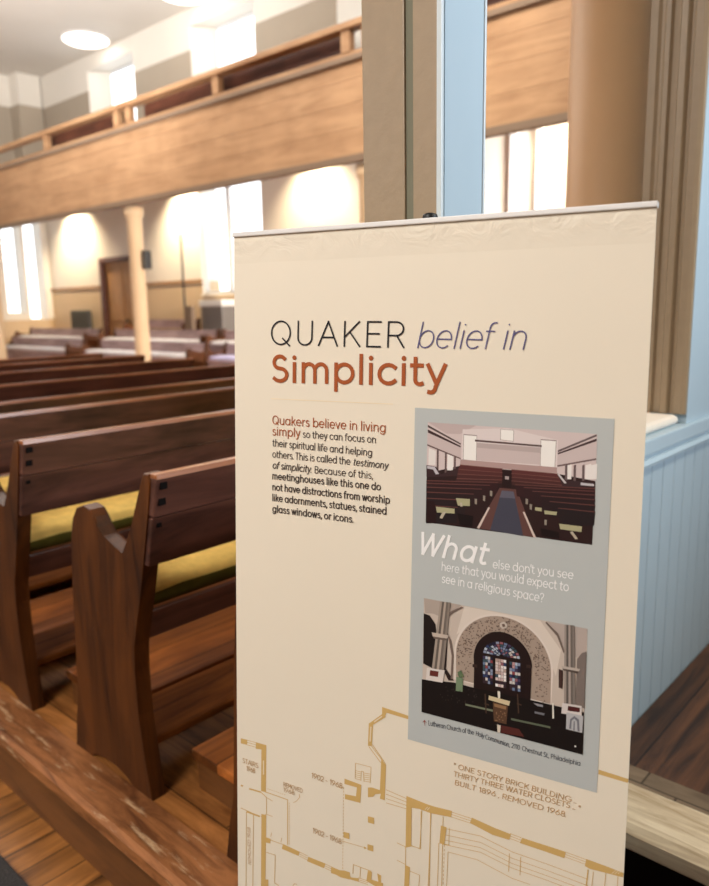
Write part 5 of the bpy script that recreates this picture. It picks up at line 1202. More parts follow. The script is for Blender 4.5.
('church_interior_photo',6,(60,44,40),[(47496,58018),(48182,57945),(48201,58367),(47516,58442)]),
('church_interior_photo',6,(34,36,60),[(44452,57549),(44823,57529),(44803,57430),(44443,57504)]),
('church_interior_photo',6,(70,60,90),[(44899,57525),(45269,57506),(45237,57341),(44877,57415)]),
('church_interior_photo',6,(150,96,104),[(45345,57502),(45714,57483),(45668,57253),(45310,57326)]),
('church_interior_photo',6,(206,200,196),[(45789,57479),(46156,57459),(46098,57165),(45741,57238)]),
('church_interior_photo',6,(178,190,206),[(46232,57455),(46597,57436),(46525,57077),(46171,57150)]),
('church_interior_photo',6,(60,84,96),[(44438,57492),(44794,57403),(44744,57311),(44416,57450)]),
('church_interior_photo',6,(60,84,96),[(44867,57385),(45221,57297),(45139,57143),(44812,57282)]),
('church_interior_photo',6,(206,200,196),[(45293,57279),(45646,57191),(45532,56976),(45206,57115)]),
('church_interior_photo',6,(52,66,104),[(45718,57173),(46069,57085),(45923,56810),(45598,56948)]),
('church_interior_photo',6,(150,96,104),[(46141,57067),(46491,56980),(46313,56645),(45989,56782)]),
('church_interior_photo',6,(70,60,90),[(44408,57439),(44727,57287),(44650,57206),(44373,57403)]),
('church_interior_photo',6,(52,66,104),[(44792,57255),(45110,57103),(44983,56969),(44707,57166)]),
('church_interior_photo',6,(206,200,196),[(45175,57072),(45491,56920),(45315,56734),(45040,56929)]),
('church_interior_photo',6,(206,200,196),[(45556,56889),(45871,56739),(45645,56499),(45371,56694)]),
('church_interior_photo',6,(60,84,96),[(45936,56708),(46249,56557),(45975,56265),(45701,56459)]),
('church_interior_photo',6,(140,150,176),[(44362,57394),(44626,57186),(44527,57122),(44318,57365)]),
('church_interior_photo',6,(150,96,104),[(44680,57143),(44943,56936),(44779,56830),(44570,57072)]),
('church_interior_photo',6,(52,66,104),[(44997,56894),(45258,56687),(45030,56539),(44822,56780)]),
('church_interior_photo',6,(178,190,206),[(45312,56645),(45573,56439),(45280,56249),(45073,56489)]),
('church_interior_photo',6,(60,84,96),[(45627,56397),(45886,56192),(45530,55959),(45323,56199)]),
('church_interior_photo',6,(150,96,104),[(44304,57358),(44497,57107),(44382,57064),(44252,57339)]),
('church_interior_photo',6,(60,84,96),[(44537,57056),(44729,56805),(44538,56733),(44408,57007)]),
('church_interior_photo',6,(110,128,160),[(44769,56754),(44961,56504),(44693,56403),(44564,56677)]),
('church_interior_photo',6,(34,36,60),[(45000,56453),(45192,56204),(44849,56073),(44720,56347)]),
('church_interior_photo',6,(70,60,90),[(45231,56153),(45422,55904),(45004,55745),(44875,56017)]),
('church_interior_photo',6,(70,60,90),[(44237,57335),(44348,57055),(44222,57034),(44180,57326)]),
('church_interior_photo',6,(110,128,160),[(44371,56997),(44482,56718),(44273,56684),(44231,56975)]),
('church_interior_photo',6,(140,150,176),[(44505,56661),(44615,56382),(44324,56334),(44282,56624)]),
('church_interior_photo',6,(110,128,160),[(44638,56325),(44749,56047),(44375,55984),(44333,56274)]),
('church_interior_photo',6,(110,128,160),[(44772,55989),(44882,55712),(44425,55635),(44383,55924)]),
('church_interior_photo',6,(52,66,104),[(44164,57324),(44187,57032),(44058,57036),(44106,57326)]),
('church_interior_photo',6,(150,96,104),[(44191,56972),(44214,56680),(44000,56686),(44048,56976)]),
('church_interior_photo',6,(110,128,160),[(44219,56620),(44242,56328),(43943,56336),(43991,56626)]),
('church_interior_photo',6,(60,84,96),[(44246,56268),(44269,55977),(43885,55986),(43933,56276)]),
('church_interior_photo',6,(150,96,104),[(44274,55917),(44296,55626),(43828,55636),(43875,55927)]),
('church_interior_photo',6,(34,36,60),[(44090,57328),(44023,57040),(43899,57068),(44034,57341)]),
('church_interior_photo',6,(34,36,60),[(44009,56981),(43942,56693),(43736,56739),(43871,57012)]),
('church_interior_photo',6,(150,96,104),[(43928,56634),(43861,56346),(43572,56410),(43708,56683)]),
('church_interior_photo',6,(150,96,104),[(43847,56287),(43780,55999),(43409,56080),(43544,56354)]),
('church_interior_photo',6,(140,150,176),[(43766,55940),(43699,55652),(43245,55750),(43381,56024)]),
('church_interior_photo',6,(140,150,176),[(44019,57346),(43866,57079),(43754,57129),(43969,57369)]),
('church_interior_photo',6,(52,66,104),[(43834,57024),(43681,56757),(43494,56840),(43709,57080)]),
('church_interior_photo',6,(178,190,206),[(43649,56702),(43495,56435),(43234,56551),(43450,56791)]),
('church_interior_photo',6,(70,60,90),[(43464,56380),(43310,56112),(42973,56261),(43189,56502)]),
('church_interior_photo',6,(34,36,60),[(43278,56057),(43124,55789),(42712,55971),(42929,56212)]),
('church_interior_photo',6,(178,190,206),[(43956,57376),(43725,57146),(43631,57216),(43913,57408)]),
('church_interior_photo',6,(178,190,206),[(43677,57099),(43446,56868),(43290,56984),(43573,57177)]),
('church_interior_photo',6,(178,190,206),[(43398,56821),(43167,56590),(42947,56752),(43231,56945)]),
('church_interior_photo',6,(178,190,206),[(43119,56542),(42887,56311),(42604,56519),(42889,56712)]),
('church_interior_photo',6,(34,36,60),[(42839,56263),(42606,56032),(42260,56286),(42545,56480)]),
('church_interior_photo',6,(60,84,96),[(43903,57418),(43608,57238),(43538,57323),(43872,57456)]),
('church_interior_photo',6,(52,66,104),[(43547,57201),(43251,57020),(43135,57162),(43469,57296)]),
('church_interior_photo',6,(178,190,206),[(43191,56983),(42894,56802),(42730,57001),(43066,57135)]),
('church_interior_photo',6,(60,84,96),[(42833,56765),(42535,56584),(42324,56839),(42661,56974)]),
('church_interior_photo',6,(52,66,104),[(42474,56547),(42175,56365),(41916,56677),(42255,56812)]),
('church_interior_photo',6,(178,190,206),[(43865,57467),(43523,57348),(43481,57444),(43846,57511)]),
('church_interior_photo',6,(178,190,206),[(43452,57324),(43109,57205),(43039,57364),(43405,57431)]),
('church_interior_photo',6,(150,96,104),[(43038,57180),(42693,57060),(42595,57284),(42963,57351)]),
('church_interior_photo',6,(70,60,90),[(42623,57036),(42277,56915),(42150,57203),(42519,57270)]),
('church_interior_photo',6,(178,190,206),[(42206,56891),(41859,56770),(41703,57122),(42074,57189)]),
('church_interior_photo',6,(178,190,206),[(43843,57523),(43473,57472),(43462,57573),(43837,57569)]),
('church_interior_photo',6,(52,66,104),[(43397,57461),(43026,57410),(43007,57578),(43384,57574)]),
('church_interior_photo',6,(140,150,176),[(42950,57399),(42578,57348),(42551,57583),(42930,57579)]),
('church_interior_photo',6,(178,190,206),[(42501,57337),(42127,57286),(42092,57589),(42473,57584)]),
('church_interior_photo',6,(140,150,176),[(42050,57275),(41675,57223),(41632,57594),(42014,57590)]),
('church_interior_photo',6,(70,60,90),[(41606,58012),(41917,58002),(41933,58390),(41622,58401)]),
('church_interior_photo',6,(60,84,96),[(41623,58435),(41934,58424),(41950,58813),(41639,58825)]),
('church_interior_photo',6,(110,128,160),[(41640,58859),(41951,58847),(41967,59237),(41656,59249)]),
('church_interior_photo',6,(60,84,96),[(41658,59283),(41969,59271),(41985,59660),(41674,59673)]),
('church_interior_photo',6,(60,84,96),[(41675,59707),(41986,59694),(42002,60084),(41691,60098)]),
('church_interior_photo',6,(178,190,206),[(41692,60132),(42003,60118),(42019,60509),(41708,60523)]),
('church_interior_photo',6,(52,66,104),[(41709,60557),(42021,60543),(42037,60933),(41725,60948)]),
('church_interior_photo',6,(58,44,52),[(41727,60982),(42038,60967),(42054,61358),(41743,61374)]),
('church_interior_photo',6,(58,44,52),[(41744,61408),(42056,61392),(42072,61784),(41760,61799)]),
('church_interior_photo',6,(178,190,206),[(41951,58000),(42261,57990),(42277,58378),(41967,58389)]),
('church_interior_photo',6,(60,84,96),[(41969,58423),(42279,58412),(42295,58801),(41985,58812)]),
('church_interior_photo',6,(206,200,196),[(41986,58846),(42296,58834),(42312,59223),(42002,59235)]),
('church_interior_photo',6,(150,70,74),[(42003,59269),(42313,59257),(42329,59646),(42019,59659)]),
('church_interior_photo',6,(110,128,160),[(42021,59693),(42331,59680),(42347,60070),(42037,60083)]),
('church_interior_photo',6,(70,60,90),[(42038,60117),(42348,60103),(42364,60493),(42054,60507)]),
('church_interior_photo',6,(52,66,104),[(42055,60541),(42366,60527),(42382,60917),(42071,60932)]),
('church_interior_photo',6,(206,200,196),[(42073,60966),(42383,60951),(42399,61341),(42089,61357)]),
('church_interior_photo',6,(58,44,52),[(42090,61391),(42401,61375),(42417,61766),(42106,61782)]),
('church_interior_photo',6,(206,200,196),[(42296,57989),(42604,57978),(42621,58366),(42312,58377)]),
('church_interior_photo',6,(140,150,176),[(42313,58411),(42622,58400),(42638,58788),(42329,58799)]),
('church_interior_photo',6,(34,36,60),[(42330,58833),(42639,58821),(42656,59210),(42346,59222)]),
('church_interior_photo',6,(110,128,160),[(42348,59256),(42657,59244),(42673,59632),(42364,59645)]),
('church_interior_photo',6,(44,40,60),[(42365,59679),(42674,59666),(42691,60055),(42381,60068)]),
('church_interior_photo',6,(206,200,196),[(42383,60102),(42692,60089),(42708,60478),(42399,60492)]),
('church_interior_photo',6,(34,36,60),[(42400,60526),(42710,60512),(42726,60901),(42416,60915)]),
('church_interior_photo',6,(52,66,104),[(42418,60949),(42727,60935),(42743,61324),(42434,61340)]),
('church_interior_photo',6,(140,150,176),[(42435,61374),(42745,61358),(42761,61748),(42451,61764)]),
('church_interior_photo',6,(34,36,60),[(42639,57977),(42947,57967),(42963,58354),(42655,58365)]),
('church_interior_photo',6,(150,70,74),[(42656,58399),(42964,58388),(42980,58775),(42672,58786)]),
('church_interior_photo',6,(60,84,96),[(42674,58820),(42982,58809),(42998,59196),(42690,59208)]),
('church_interior_photo',6,(34,36,60),[(42691,59242),(42999,59230),(43016,59618),(42707,59631)]),
('church_interior_photo',6,(140,150,176),[(42709,59664),(43017,59652),(43033,60040),(42725,60053)]),
('church_interior_photo',6,(140,150,176),[(42726,60087),(43035,60074),(43051,60462),(42742,60476)]),
('church_interior_photo',6,(150,96,104),[(42744,60510),(43052,60496),(43069,60885),(42760,60899)]),
('church_interior_photo',6,(58,44,52),[(42761,60933),(43070,60919),(43086,61308),(42778,61323)]),
('church_interior_photo',6,(34,36,60),[(42779,61357),(43088,61342),(43104,61731),(42795,61747)]),
('church_interior_photo',6,(186,160,150),[(43342,58020),(43681,58008),(43697,58405),(43359,58417)]),
('church_interior_photo',6,(220,204,200),[(43361,58452),(43699,58440),(43716,58837),(43377,58850)]),
('church_interior_photo',6,(220,204,200),[(43379,58884),(43717,58871),(43734,59269),(43396,59282)]),
('church_interior_photo',6,(220,204,200),[(43397,59317),(43736,59303),(43752,59701),(43414,59715)]),
('church_interior_photo',6,(186,160,150),[(43415,59750),(43754,59736),(43771,60134),(43432,60149)]),
('church_interior_photo',6,(60,84,96),[(43434,60183),(43772,60168),(43789,60567),(43450,60582)]),
('church_interior_photo',6,(220,204,200),[(43452,60617),(43791,60601),(43808,61000),(43469,61016)]),
('church_interior_photo',6,(58,44,52),[(43470,61051),(43809,61035),(43826,61434),(43487,61451)]),
('church_interior_photo',6,(240,236,236),[(43488,61485),(43827,61468),(43844,61868),(43505,61885)]),
('church_interior_photo',6,(186,160,150),[(43718,58007),(44055,57996),(44072,58392),(43735,58404)]),
('church_interior_photo',6,(206,180,178),[(43736,58438),(44073,58426),(44090,58823),(43753,58835)]),
('church_interior_photo',6,(186,160,150),[(43755,58870),(44092,58857),(44109,59254),(43772,59267)]),
('church_interior_photo',6,(206,180,178),[(43773,59302),(44110,59288),(44127,59685),(43790,59700)]),
('church_interior_photo',6,(186,160,150),[(43791,59734),(44129,59720),(44146,60117),(43808,60132)]),
('church_interior_photo',6,(240,236,236),[(43810,60167),(44147,60152),(44164,60550),(43827,60565)]),
('church_interior_photo',6,(206,180,178),[(43828,60600),(44166,60584),(44183,60982),(43845,60998)]),
('church_interior_photo',6,(58,44,52),[(43847,61033),(44184,61017),(44201,61415),(43864,61432)]),
('church_interior_photo',6,(206,180,178),[(43865,61466),(44203,61450),(44220,61848),(43882,61866)]),
('church_interior_photo',6,(206,180,178),[(44092,57994),(44428,57983),(44445,58378),(44109,58390)]),
('church_interior_photo',6,(150,96,104),[(44111,58425),(44447,58413),(44464,58808),(44128,58821)]),
('church_interior_photo',6,(236,226,222),[(44129,58856),(44465,58843),(44482,59239),(44146,59252)]),
('church_interior_photo',6,(220,204,200),[(44148,59287),(44484,59273),(44501,59670),(44165,59684)]),
('church_interior_photo',6,(206,180,178),[(44166,59718),(44502,59704),(44519,60101),(44183,60116)]),
('church_interior_photo',6,(220,204,200),[(44185,60150),(44521,60135),(44538,60532),(44202,60548)]),
('church_interior_photo',6,(206,180,178),[(44203,60582),(44539,60567),(44557,60964),(44220,60980)]),
('church_interior_photo',6,(58,44,52),[(44222,61015),(44558,60999),(44575,61396),(44239,61413)]),
('church_interior_photo',6,(220,204,200),[(44240,61448),(44577,61431),(44594,61829),(44257,61846)]),
('church_interior_photo',6,(240,236,236),[(44465,57982),(44800,57970),(44817,58365),(44482,58377)]),
('church_interior_photo',6,(52,66,104),[(44484,58411),(44819,58399),(44836,58794),(44501,58807)]),
('church_interior_photo',6,(240,236,236),[(44502,58842),(44837,58829),(44854,59224),(44520,59237)]),
('church_interior_photo',6,(186,160,150),[(44521,59272),(44856,59259),(44873,59654),(44538,59668)]),
('church_interior_photo',6,(236,226,222),[(44540,59703),(44875,59689),(44892,60085),(44557,60099)]),
('church_interior_photo',6,(240,236,236),[(44558,60134),(44893,60119),(44910,60515),(44575,60531)]),
('church_interior_photo',6,(236,226,222),[(44577,60565),(44912,60550),(44929,60946),(44594,60962)]),
('church_interior_photo',6,(58,44,52),[(44595,60997),(44931,60981),(44948,61378),(44613,61394)]),
('church_interior_photo',6,(58,44,52),[(44614,61429),(44949,61412),(44967,61809),(44631,61827)]),
('church_interior_photo',6,(60,84,96),[(45265,58055),(45597,58044),(45615,58444),(45282,58456)]),
('church_interior_photo',6,(44,40,60),[(45284,58491),(45616,58479),(45634,58880),(45302,58893)]),
('church_interior_photo',6,(140,150,176),[(45303,58928),(45635,58915),(45653,59316),(45321,59330)]),
('church_interior_photo',6,(206,200,196),[(45322,59365),(45655,59351),(45672,59753),(45340,59767)]),
('church_interior_photo',6,(52,66,104),[(45341,59802),(45674,59788),(45692,60190),(45359,60205)]),
('church_interior_photo',6,(150,96,104),[(45361,60240),(45693,60225),(45711,60627),(45378,60642)]),
('church_interior_photo',6,(206,200,196),[(45380,60677),(45712,60662),(45730,61064),(45397,61081)]),
('church_interior_photo',6,(58,44,52),[(45399,61116),(45732,61099),(45750,61502),(45417,61519)]),
('church_interior_photo',6,(58,44,52),[(45418,61554),(45751,61537),(45769,61940),(45436,61958)]),
('church_interior_photo',6,(196,150,150),[(45634,58042),(45965,58031),(45983,58431),(45652,58443)]),
('church_interior_photo',6,(196,150,150),[(45653,58478),(45984,58466),(46002,58866),(45671,58879)]),
('church_interior_photo',6,(110,128,160),[(45672,58914),(46004,58901),(46021,59302),(45690,59315)]),
('church_interior_photo',6,(150,70,74),[(45692,59350),(46023,59336),(46041,59737),(45709,59751)]),
('church_interior_photo',6,(34,36,60),[(45711,59786),(46042,59772),(46060,60173),(45729,60188)]),
('church_interior_photo',6,(178,190,206),[(45730,60223),(46062,60208),(46079,60610),(45748,60625)]),
('church_interior_photo',6,(206,200,196),[(45749,60660),(46081,60645),(46099,61047),(45767,61063)]),
('church_interior_photo',6,(58,44,52),[(45769,61098),(46100,61082),(46118,61484),(45786,61500)]),
('church_interior_photo',6,(110,128,160),[(45788,61535),(46120,61519),(46138,61921),(45806,61939)]),
('church_interior_photo',6,(178,190,206),[(46002,58030),(46332,58018),(46349,58418),(46019,58430)]),
('church_interior_photo',6,(110,128,160),[(46021,58464),(46351,58452),(46369,58852),(46039,58865)]),
('church_interior_photo',6,(70,60,90),[(46040,58900),(46370,58887),(46388,59287),(46058,59300)]),
('church_interior_photo',6,(206,200,196),[(46060,59335),(46390,59321),(46408,59722),(46077,59736)]),
('church_interior_photo',6,(60,84,96),[(46079,59771),(46409,59757),(46427,60157),(46097,60172)]),
('church_interior_photo',6,(150,96,104),[(46098,60207),(46429,60192),(46447,60593),(46116,60608)]),
('church_interior_photo',6,(70,60,90),[(46118,60643),(46448,60628),(46466,61029),(46136,61045)]),
('church_interior_photo',6,(58,44,52),[(46137,61080),(46468,61064),(46486,61465),(46155,61482)]),
('church_interior_photo',6,(44,40,60),[(46157,61517),(46487,61500),(46505,61902),(46175,61919)]),
('church_interior_photo',6,(140,150,176),[(46368,58017),(46697,58006),(46715,58404),(46386,58416)]),
('church_interior_photo',6,(34,36,60),[(46388,58451),(46716,58439),(46734,58838),(46405,58851)]),
('church_interior_photo',6,(44,40,60),[(46407,58885),(46736,58873),(46754,59272),(46425,59285)]),
('church_interior_photo',6,(206,200,196),[(46426,59320),(46756,59307),(46774,59706),(46444,59720)]),
('church_interior_photo',6,(44,40,60),[(46446,59755),(46775,59741),(46793,60141),(46464,60155)]),
('church_interior_photo',6,(70,60,90),[(46465,60190),(46795,60176),(46813,60576),(46483,60591)]),
('church_interior_photo',6,(34,36,60),[(46485,60626),(46814,60611),(46832,61011),(46503,61027)]),
('church_interior_photo',6,(206,200,196),[(46504,61062),(46834,61046),(46852,61447),(46522,61463)]),
('church_interior_photo',6,(110,128,160),[(46524,61498),(46854,61481),(46872,61882),(46542,61900)]),
('church_interior_photo',4,(32,26,26),[(32865,53667),(33768,53808),(34659,54920),(34864,56380),(34570,61344),(33026,60910)]),
('church_interior_photo',4,(40,32,32),[(36533,55876),(36411,60952),(37608,62383),(36852,62550),(35954,61049)]),
('church_interior_photo',7,(26,21,21),[(32905,63231),(37618,62644),(40473,62751),(48193,62657),(52525,62699),(55081,62714),(55213,68355),(33022,68020)]),
('church_interior_photo',4,(126,114,108),[(53886,55914),(54423,55048),(54984,54728),(55119,62218),(54000,61927)]),
('church_interior_photo',8,(168,154,142),[(35233,51540),(35538,51519),(34700,61499),(34343,61545)]),
('church_interior_photo',8,(104,95,88),[(35538,51519),(35843,51497),(35056,61453),(34700,61499)]),
('church_interior_photo',8,(181,166,153),[(35843,51497),(36146,51475),(35411,61407),(35056,61453)]),
('church_interior_photo',8,(117,107,99),[(36146,51475),(36449,51453),(35764,61361),(35411,61407)]),
('church_interior_photo',8,(142,130,120),[(36449,51453),(36751,51432),(36117,61316),(35764,61361)]),
('church_interior_photo',8,(158,146,138),[(52108,51713),(52356,51695),(52852,62087),(52563,62127)]),
('church_interior_photo',8,(97,90,85),[(52356,51695),(52603,51677),(53140,62047),(52852,62087)]),
('church_interior_photo',8,(170,157,149),[(52603,51677),(52850,51659),(53428,62007),(53140,62047)]),
('church_interior_photo',8,(110,102,96),[(52850,51659),(53096,51641),(53714,61967),(53428,62007)]),
('church_interior_photo',8,(134,124,117),[(53096,51641),(53342,51623),(54000,61927),(53714,61967)]),
('church_interior_photo',9,(196,182,170),[(34158,56139),(36694,56106),(36483,56593),(34333,56707)]),
('church_interior_photo',9,(110,96,88),[(34410,56693),(36409,56645),(36267,56934),(34498,56977)]),
('church_interior_photo',9,(190,178,168),[(51987,57213),(54337,57130),(54227,57499),(52135,57530)]),
('church_interior_photo',9,(90,78,72),[(52135,57530),(54163,57513),(54049,57814),(52279,57778)]),
('church_interior_photo',8,(70,50,46),[(51680,57697),(52214,57792),(52270,60228),(51803,60193)]),
('church_interior_photo',5,(120,104,96),[(35398,54039),(36871,52665),(38338,51748),(38565,51855),(37179,52832),(35868,54326)]),
('church_interior_photo',5,(120,104,96),[(49824,51785),(51384,53057),(52320,55301),(52166,55505),(51237,53432),(49664,51953)]),
('church_interior_photo',5,(120,104,96),[(36211,55379),(37020,56713),(37478,58856),(37375,62247),(37148,62297),(37176,58918),(36725,56956)]),
('church_interior_photo',9,(222,214,208),[(33631,61354),(36267,61208),(36024,63036),(33535,63169)]),
('church_interior_photo',10,(104,50,44),[(34111,61632),(35392,61547),(35305,62361),(34060,62443)]),
('church_interior_photo',9,(218,210,206),[(52363,62104),(54782,61951),(54853,63328),(52301,63529)]),
('church_interior_photo',10,(80,36,36),[(53101,62316),(54602,62237),(54568,62839),(53069,62991)]),
('church_interior_photo',10,(186,186,188),[(52949,63231),(55042,63212),(55031,65486),(52996,65477)]),
('church_interior_photo',11,(120,120,128),[(53384,65308),(53451,64023),(53949,63479),(54554,63821),(54701,65396),(54439,65392),(54307,64092),(53966,63826),(53657,64183),(53648,65312)]),
('church_interior_photo',11,(120,120,128),[(53887,64196),(54049,64156),(54080,65413),(53917,65420)]),
('church_interior_photo',8,(120,140,110),[(37963,61743),(38943,61752),(38942,63695),(37963,63769)]),
('church_interior_photo',9,(96,116,86),[(38126,61034),(38603,60708),(39083,61498),(38343,61809)]),
('church_interior_photo',9,(212,196,160),[(42662,63360),(45574,63487),(45460,64133),(42615,63961)]),
('church_interior_photo',9,(92,66,50),[(43238,64110),(45321,64203),(45220,66788),(43494,66777)]),
('church_interior_photo',10,(150,116,84),[(43426,64286),(45113,64325),(45062,64776),(43480,64715)]),
('church_interior_photo',10,(140,108,80),[(44834,65193),(45012,65187),(44983,65340),(44840,65338)]),
('church_interior_photo',10,(140,108,80),[(43718,65596),(43898,65589),(43869,65744),(43724,65742)]),
('church_interior_photo',10,(140,108,80),[(44295,65150),(44474,65143),(44445,65297),(44301,65295)]),
('church_interior_photo',10,(140,108,80),[(43807,66508),(43987,66501),(43957,66655),(43813,66654)]),
('church_interior_photo',10,(140,108,80),[(44168,66279),(44347,66271),(44318,66426),(44174,66425)]),
('church_interior_photo',10,(140,108,80),[(44078,65805),(44258,65798),(44229,65953),(44085,65951)]),
('church_interior_photo',10,(140,108,80),[(44933,65568),(45111,65562),(45082,65715),(44939,65714)]),
('church_interior_photo',10,(140,108,80),[(43712,65430),(43893,65424),(43863,65578),(43719,65576)]),
('church_interior_photo',10,(140,108,80),[(44445,65871),(44624,65864),(44595,66018),(44451,66016)]),
('church_interior_photo',10,(140,108,80),[(44870,65302),(45048,65295),(45019,65449),(44876,65447)]),
('church_interior_photo',10,(140,108,80),[(43952,66080),(44132,66072),(44102,66227),(43958,66226)]),
('church_interior_photo',10,(140,108,80),[(44621,66299),(44800,66292),(44770,66446),(44627,66445)]),
('church_interior_photo',10,(140,108,80),[(43650,66538),(43830,66531),(43801,66686),(43656,66685)]),
('church_interior_photo',10,(140,108,80),[(44583,65409),(44762,65402),(44733,65556),(44589,65554)]),
('church_interior_photo',9,(74,56,46),[(42038,63246),(42221,63241),(42476,65916),(42295,65960)]),
('church_interior_photo',9,(74,56,46),[(42090,64528),(42750,64593),(42757,64776),(42098,64711)]),
('church_interior_photo',9,(74,56,46),[(46434,62236),(46609,62232),(46867,64849),(46694,64892)]),
('church_interior_photo',9,(74,56,46),[(46490,63489),(47124,63557),(47132,63736),(46498,63669)]),
('church_interior_photo',8,(120,126,104),[(39415,65271),(43283,65204),(43296,65496),(39425,65531)]),
('church_interior_photo',8,(96,104,86),[(45815,65762),(50997,65627),(51011,65909),(45828,66051)]),
('church_interior_photo',9,(226,222,210),[(51076,62407),(51277,62396),(51411,64455),(51212,64505)]),
('church_interior_photo',9,(150,150,156),[(48656,62978),(49920,62965),(49934,63247),(49185,63283)]),
('church_interior_photo',9,(120,120,126),[(48879,64073),(50176,64046),(50122,64344),(48892,64357)]),
('church_interior_photo',10,(236,228,214),[(43818,62471),(44175,62426),(44215,63367),(43931,63434)]),
('church_interior_photo',10,(216,206,190),[(43942,67108),(44447,67129),(44421,68205),(44062,68223)]),
('church_interior_photo',9,(86,44,40),[(44446,67093),(46929,67016),(47671,67918),(44564,68169)]),
('church_interior_photo',9,(240,240,236),[(54180,67362),(54378,67380),(54356,67597),(54159,67579)]),
('church_interior_photo',8,(60,52,48),[(40488,63145),(40598,63120),(40604,63268),(40494,63293)]),
('church_interior_photo',8,(60,52,48),[(40887,63852),(40997,63827),(41003,63974),(40893,63999)]),
('church_interior_photo',8,(60,52,48),[(35983,65063),(36098,65036),(36104,65187),(35989,65214)]),
('church_interior_photo',8,(60,52,48),[(39327,64869),(39439,64843),(39445,64991),(39333,65017)]),
('church_interior_photo',8,(60,52,48),[(36757,63990),(36871,63964),(36876,64114),(36762,64140)]),
('church_interior_photo',8,(60,52,48),[(39360,65062),(39472,65035),(39478,65184),(39366,65210)]),
('church_interior_photo',8,(60,52,48),[(35710,64748),(35825,64722),(35831,64873),(35716,64899)]),
('church_interior_photo',8,(60,52,48),[(40818,63550),(40927,63525),(40933,63672),(40823,63697)]),
('church_interior_photo',8,(60,52,48),[(36887,65302),(37001,65275),(37006,65425),(36892,65452)]),
('church_interior_photo',8,(60,52,48),[(36524,65365),(36638,65338),(36643,65489),(36529,65515)]),
('church_interior_photo',8,(60,52,48),[(40398,64713),(40508,64687),(40514,64835),(40403,64861)]),
('church_interior_photo',8,(60,52,48),[(37789,63811),(37902,63785),(37907,63935),(37794,63960)]),
('church_interior_photo',8,(60,52,48),[(38209,65339),(38322,65313),(38328,65462),(38215,65489)]),
('church_interior_photo',8,(60,52,48),[(36784,64647),(36898,64621),(36904,64771),(36790,64797)]),
('church_interior_photo',8,(60,52,48),[(37490,64524),(37604,64497),(37609,64647),(37496,64673)]),
('church_interior_photo',8,(60,52,48),[(38905,63611),(39017,63585),(39023,63734),(38911,63759)]),
('church_interior_photo',8,(60,52,48),[(38519,63569),(38631,63543),(38637,63692),(38524,63717)]),
('church_interior_photo',8,(60,52,48),[(40574,63803),(40684,63778),(40690,63925),(40580,63950)]),
('church_interior_photo',8,(60,52,48),[(39756,63838),(39867,63812),(39873,63960),(39762,63986)]),
('church_interior_photo',8,(60,52,48),[(38133,64726),(38245,64700),(38251,64850),(38138,64876)]),
('church_interior_photo',8,(60,52,48),[(40565,63922),(40675,63897),(40681,64044),(40571,64070)]),
('church_interior_photo',8,(60,52,48),[(38425,65007),(38537,64981),(38543,65130),(38430,65156)]),
('church_interior_photo',8,(60,52,48),[(36479,63473),(36593,63448),(36598,63598),(36484,63623)]),
('church_interior_photo',8,(60,52,48),[(38211,65253),(38324,65227),(38330,65376),(38217,65403)]),
('church_interior_photo',8,(60,52,48),[(38470,64966),(38582,64940),(38588,65089),(38475,65115)]),
('church_interior_photo',8,(60,52,48),[(37341,64999),(37455,64973),(37460,65122),(37346,65149)]),
('church_interior_photo',8,(60,52,48),[(37362,63653),(37476,63627),(37481,63776),(37368,63802)]),
('church_interior_photo',8,(60,52,48),[(40701,64024),(40811,63998),(40817,64146),(40707,64171)]),
('church_interior_photo',8,(60,52,48),[(39767,63081),(39878,63056),(39884,63203),(39773,63229)]),
('church_interior_photo',8,(60,52,48),[(37601,63537),(37714,63511),(37720,63660),(37607,63686)]),
('divider_line',0,(246,228,196),[(6987,24711),(27254,24651),(27257,24762),(6989,24832)])]
parts = {}
for part, lay, c, pts in G: parts.setdefault(part, []).append((lay, c, pts))
pm = vcol('printed_ink')
EXTRA = {'meeting_room_photo': 'photo of a meeting room full of dark benches', 'church_interior_photo': 'photo of a church interior with an arched stained glass window', 'grey_panel': 'pale grey printed panel', 'floor_plan_print': 'ochre floor plan drawing', 'divider_line': 'thin pale line'}
base_l = {'grey_panel': .0003, 'floor_plan_print': 0, 'meeting_room_photo': .0006, 'church_interior_photo': .0006, 'divider_line': 0}
STEP = 2e-6
for part, ps in parts.items():
    bm = bmesh.new(); cols = []
    for rank, (lay, c, pts) in enumerate(sorted(ps, key=lambda q: q[0])):
        f = bm.faces.new([bm.verts.new(loc(u, v, base_l[part.split('#')[0]]+rank*STEP)) for u, v in pts])
        f.normal_update()
        if f.normal.y > 0: f.normal_flip()
        cols.append(lin(c))
    part = part.split('#')[0]; me = bpy.data.meshes.new(part); bm.to_mesh(me); bm.free(); me.materials.append(pm)
    ca = me.color_attributes.new('print', 'FLOAT_COLOR', 'CORNER')
    for p in me.polygons:
        for li in p.loop_indices: ca.data[li].color = cols[p.index]
    o = bpy.data.objects.new(part, me); COL.objects.link(o); o.parent = root; o['label'] = EXTRA[part]
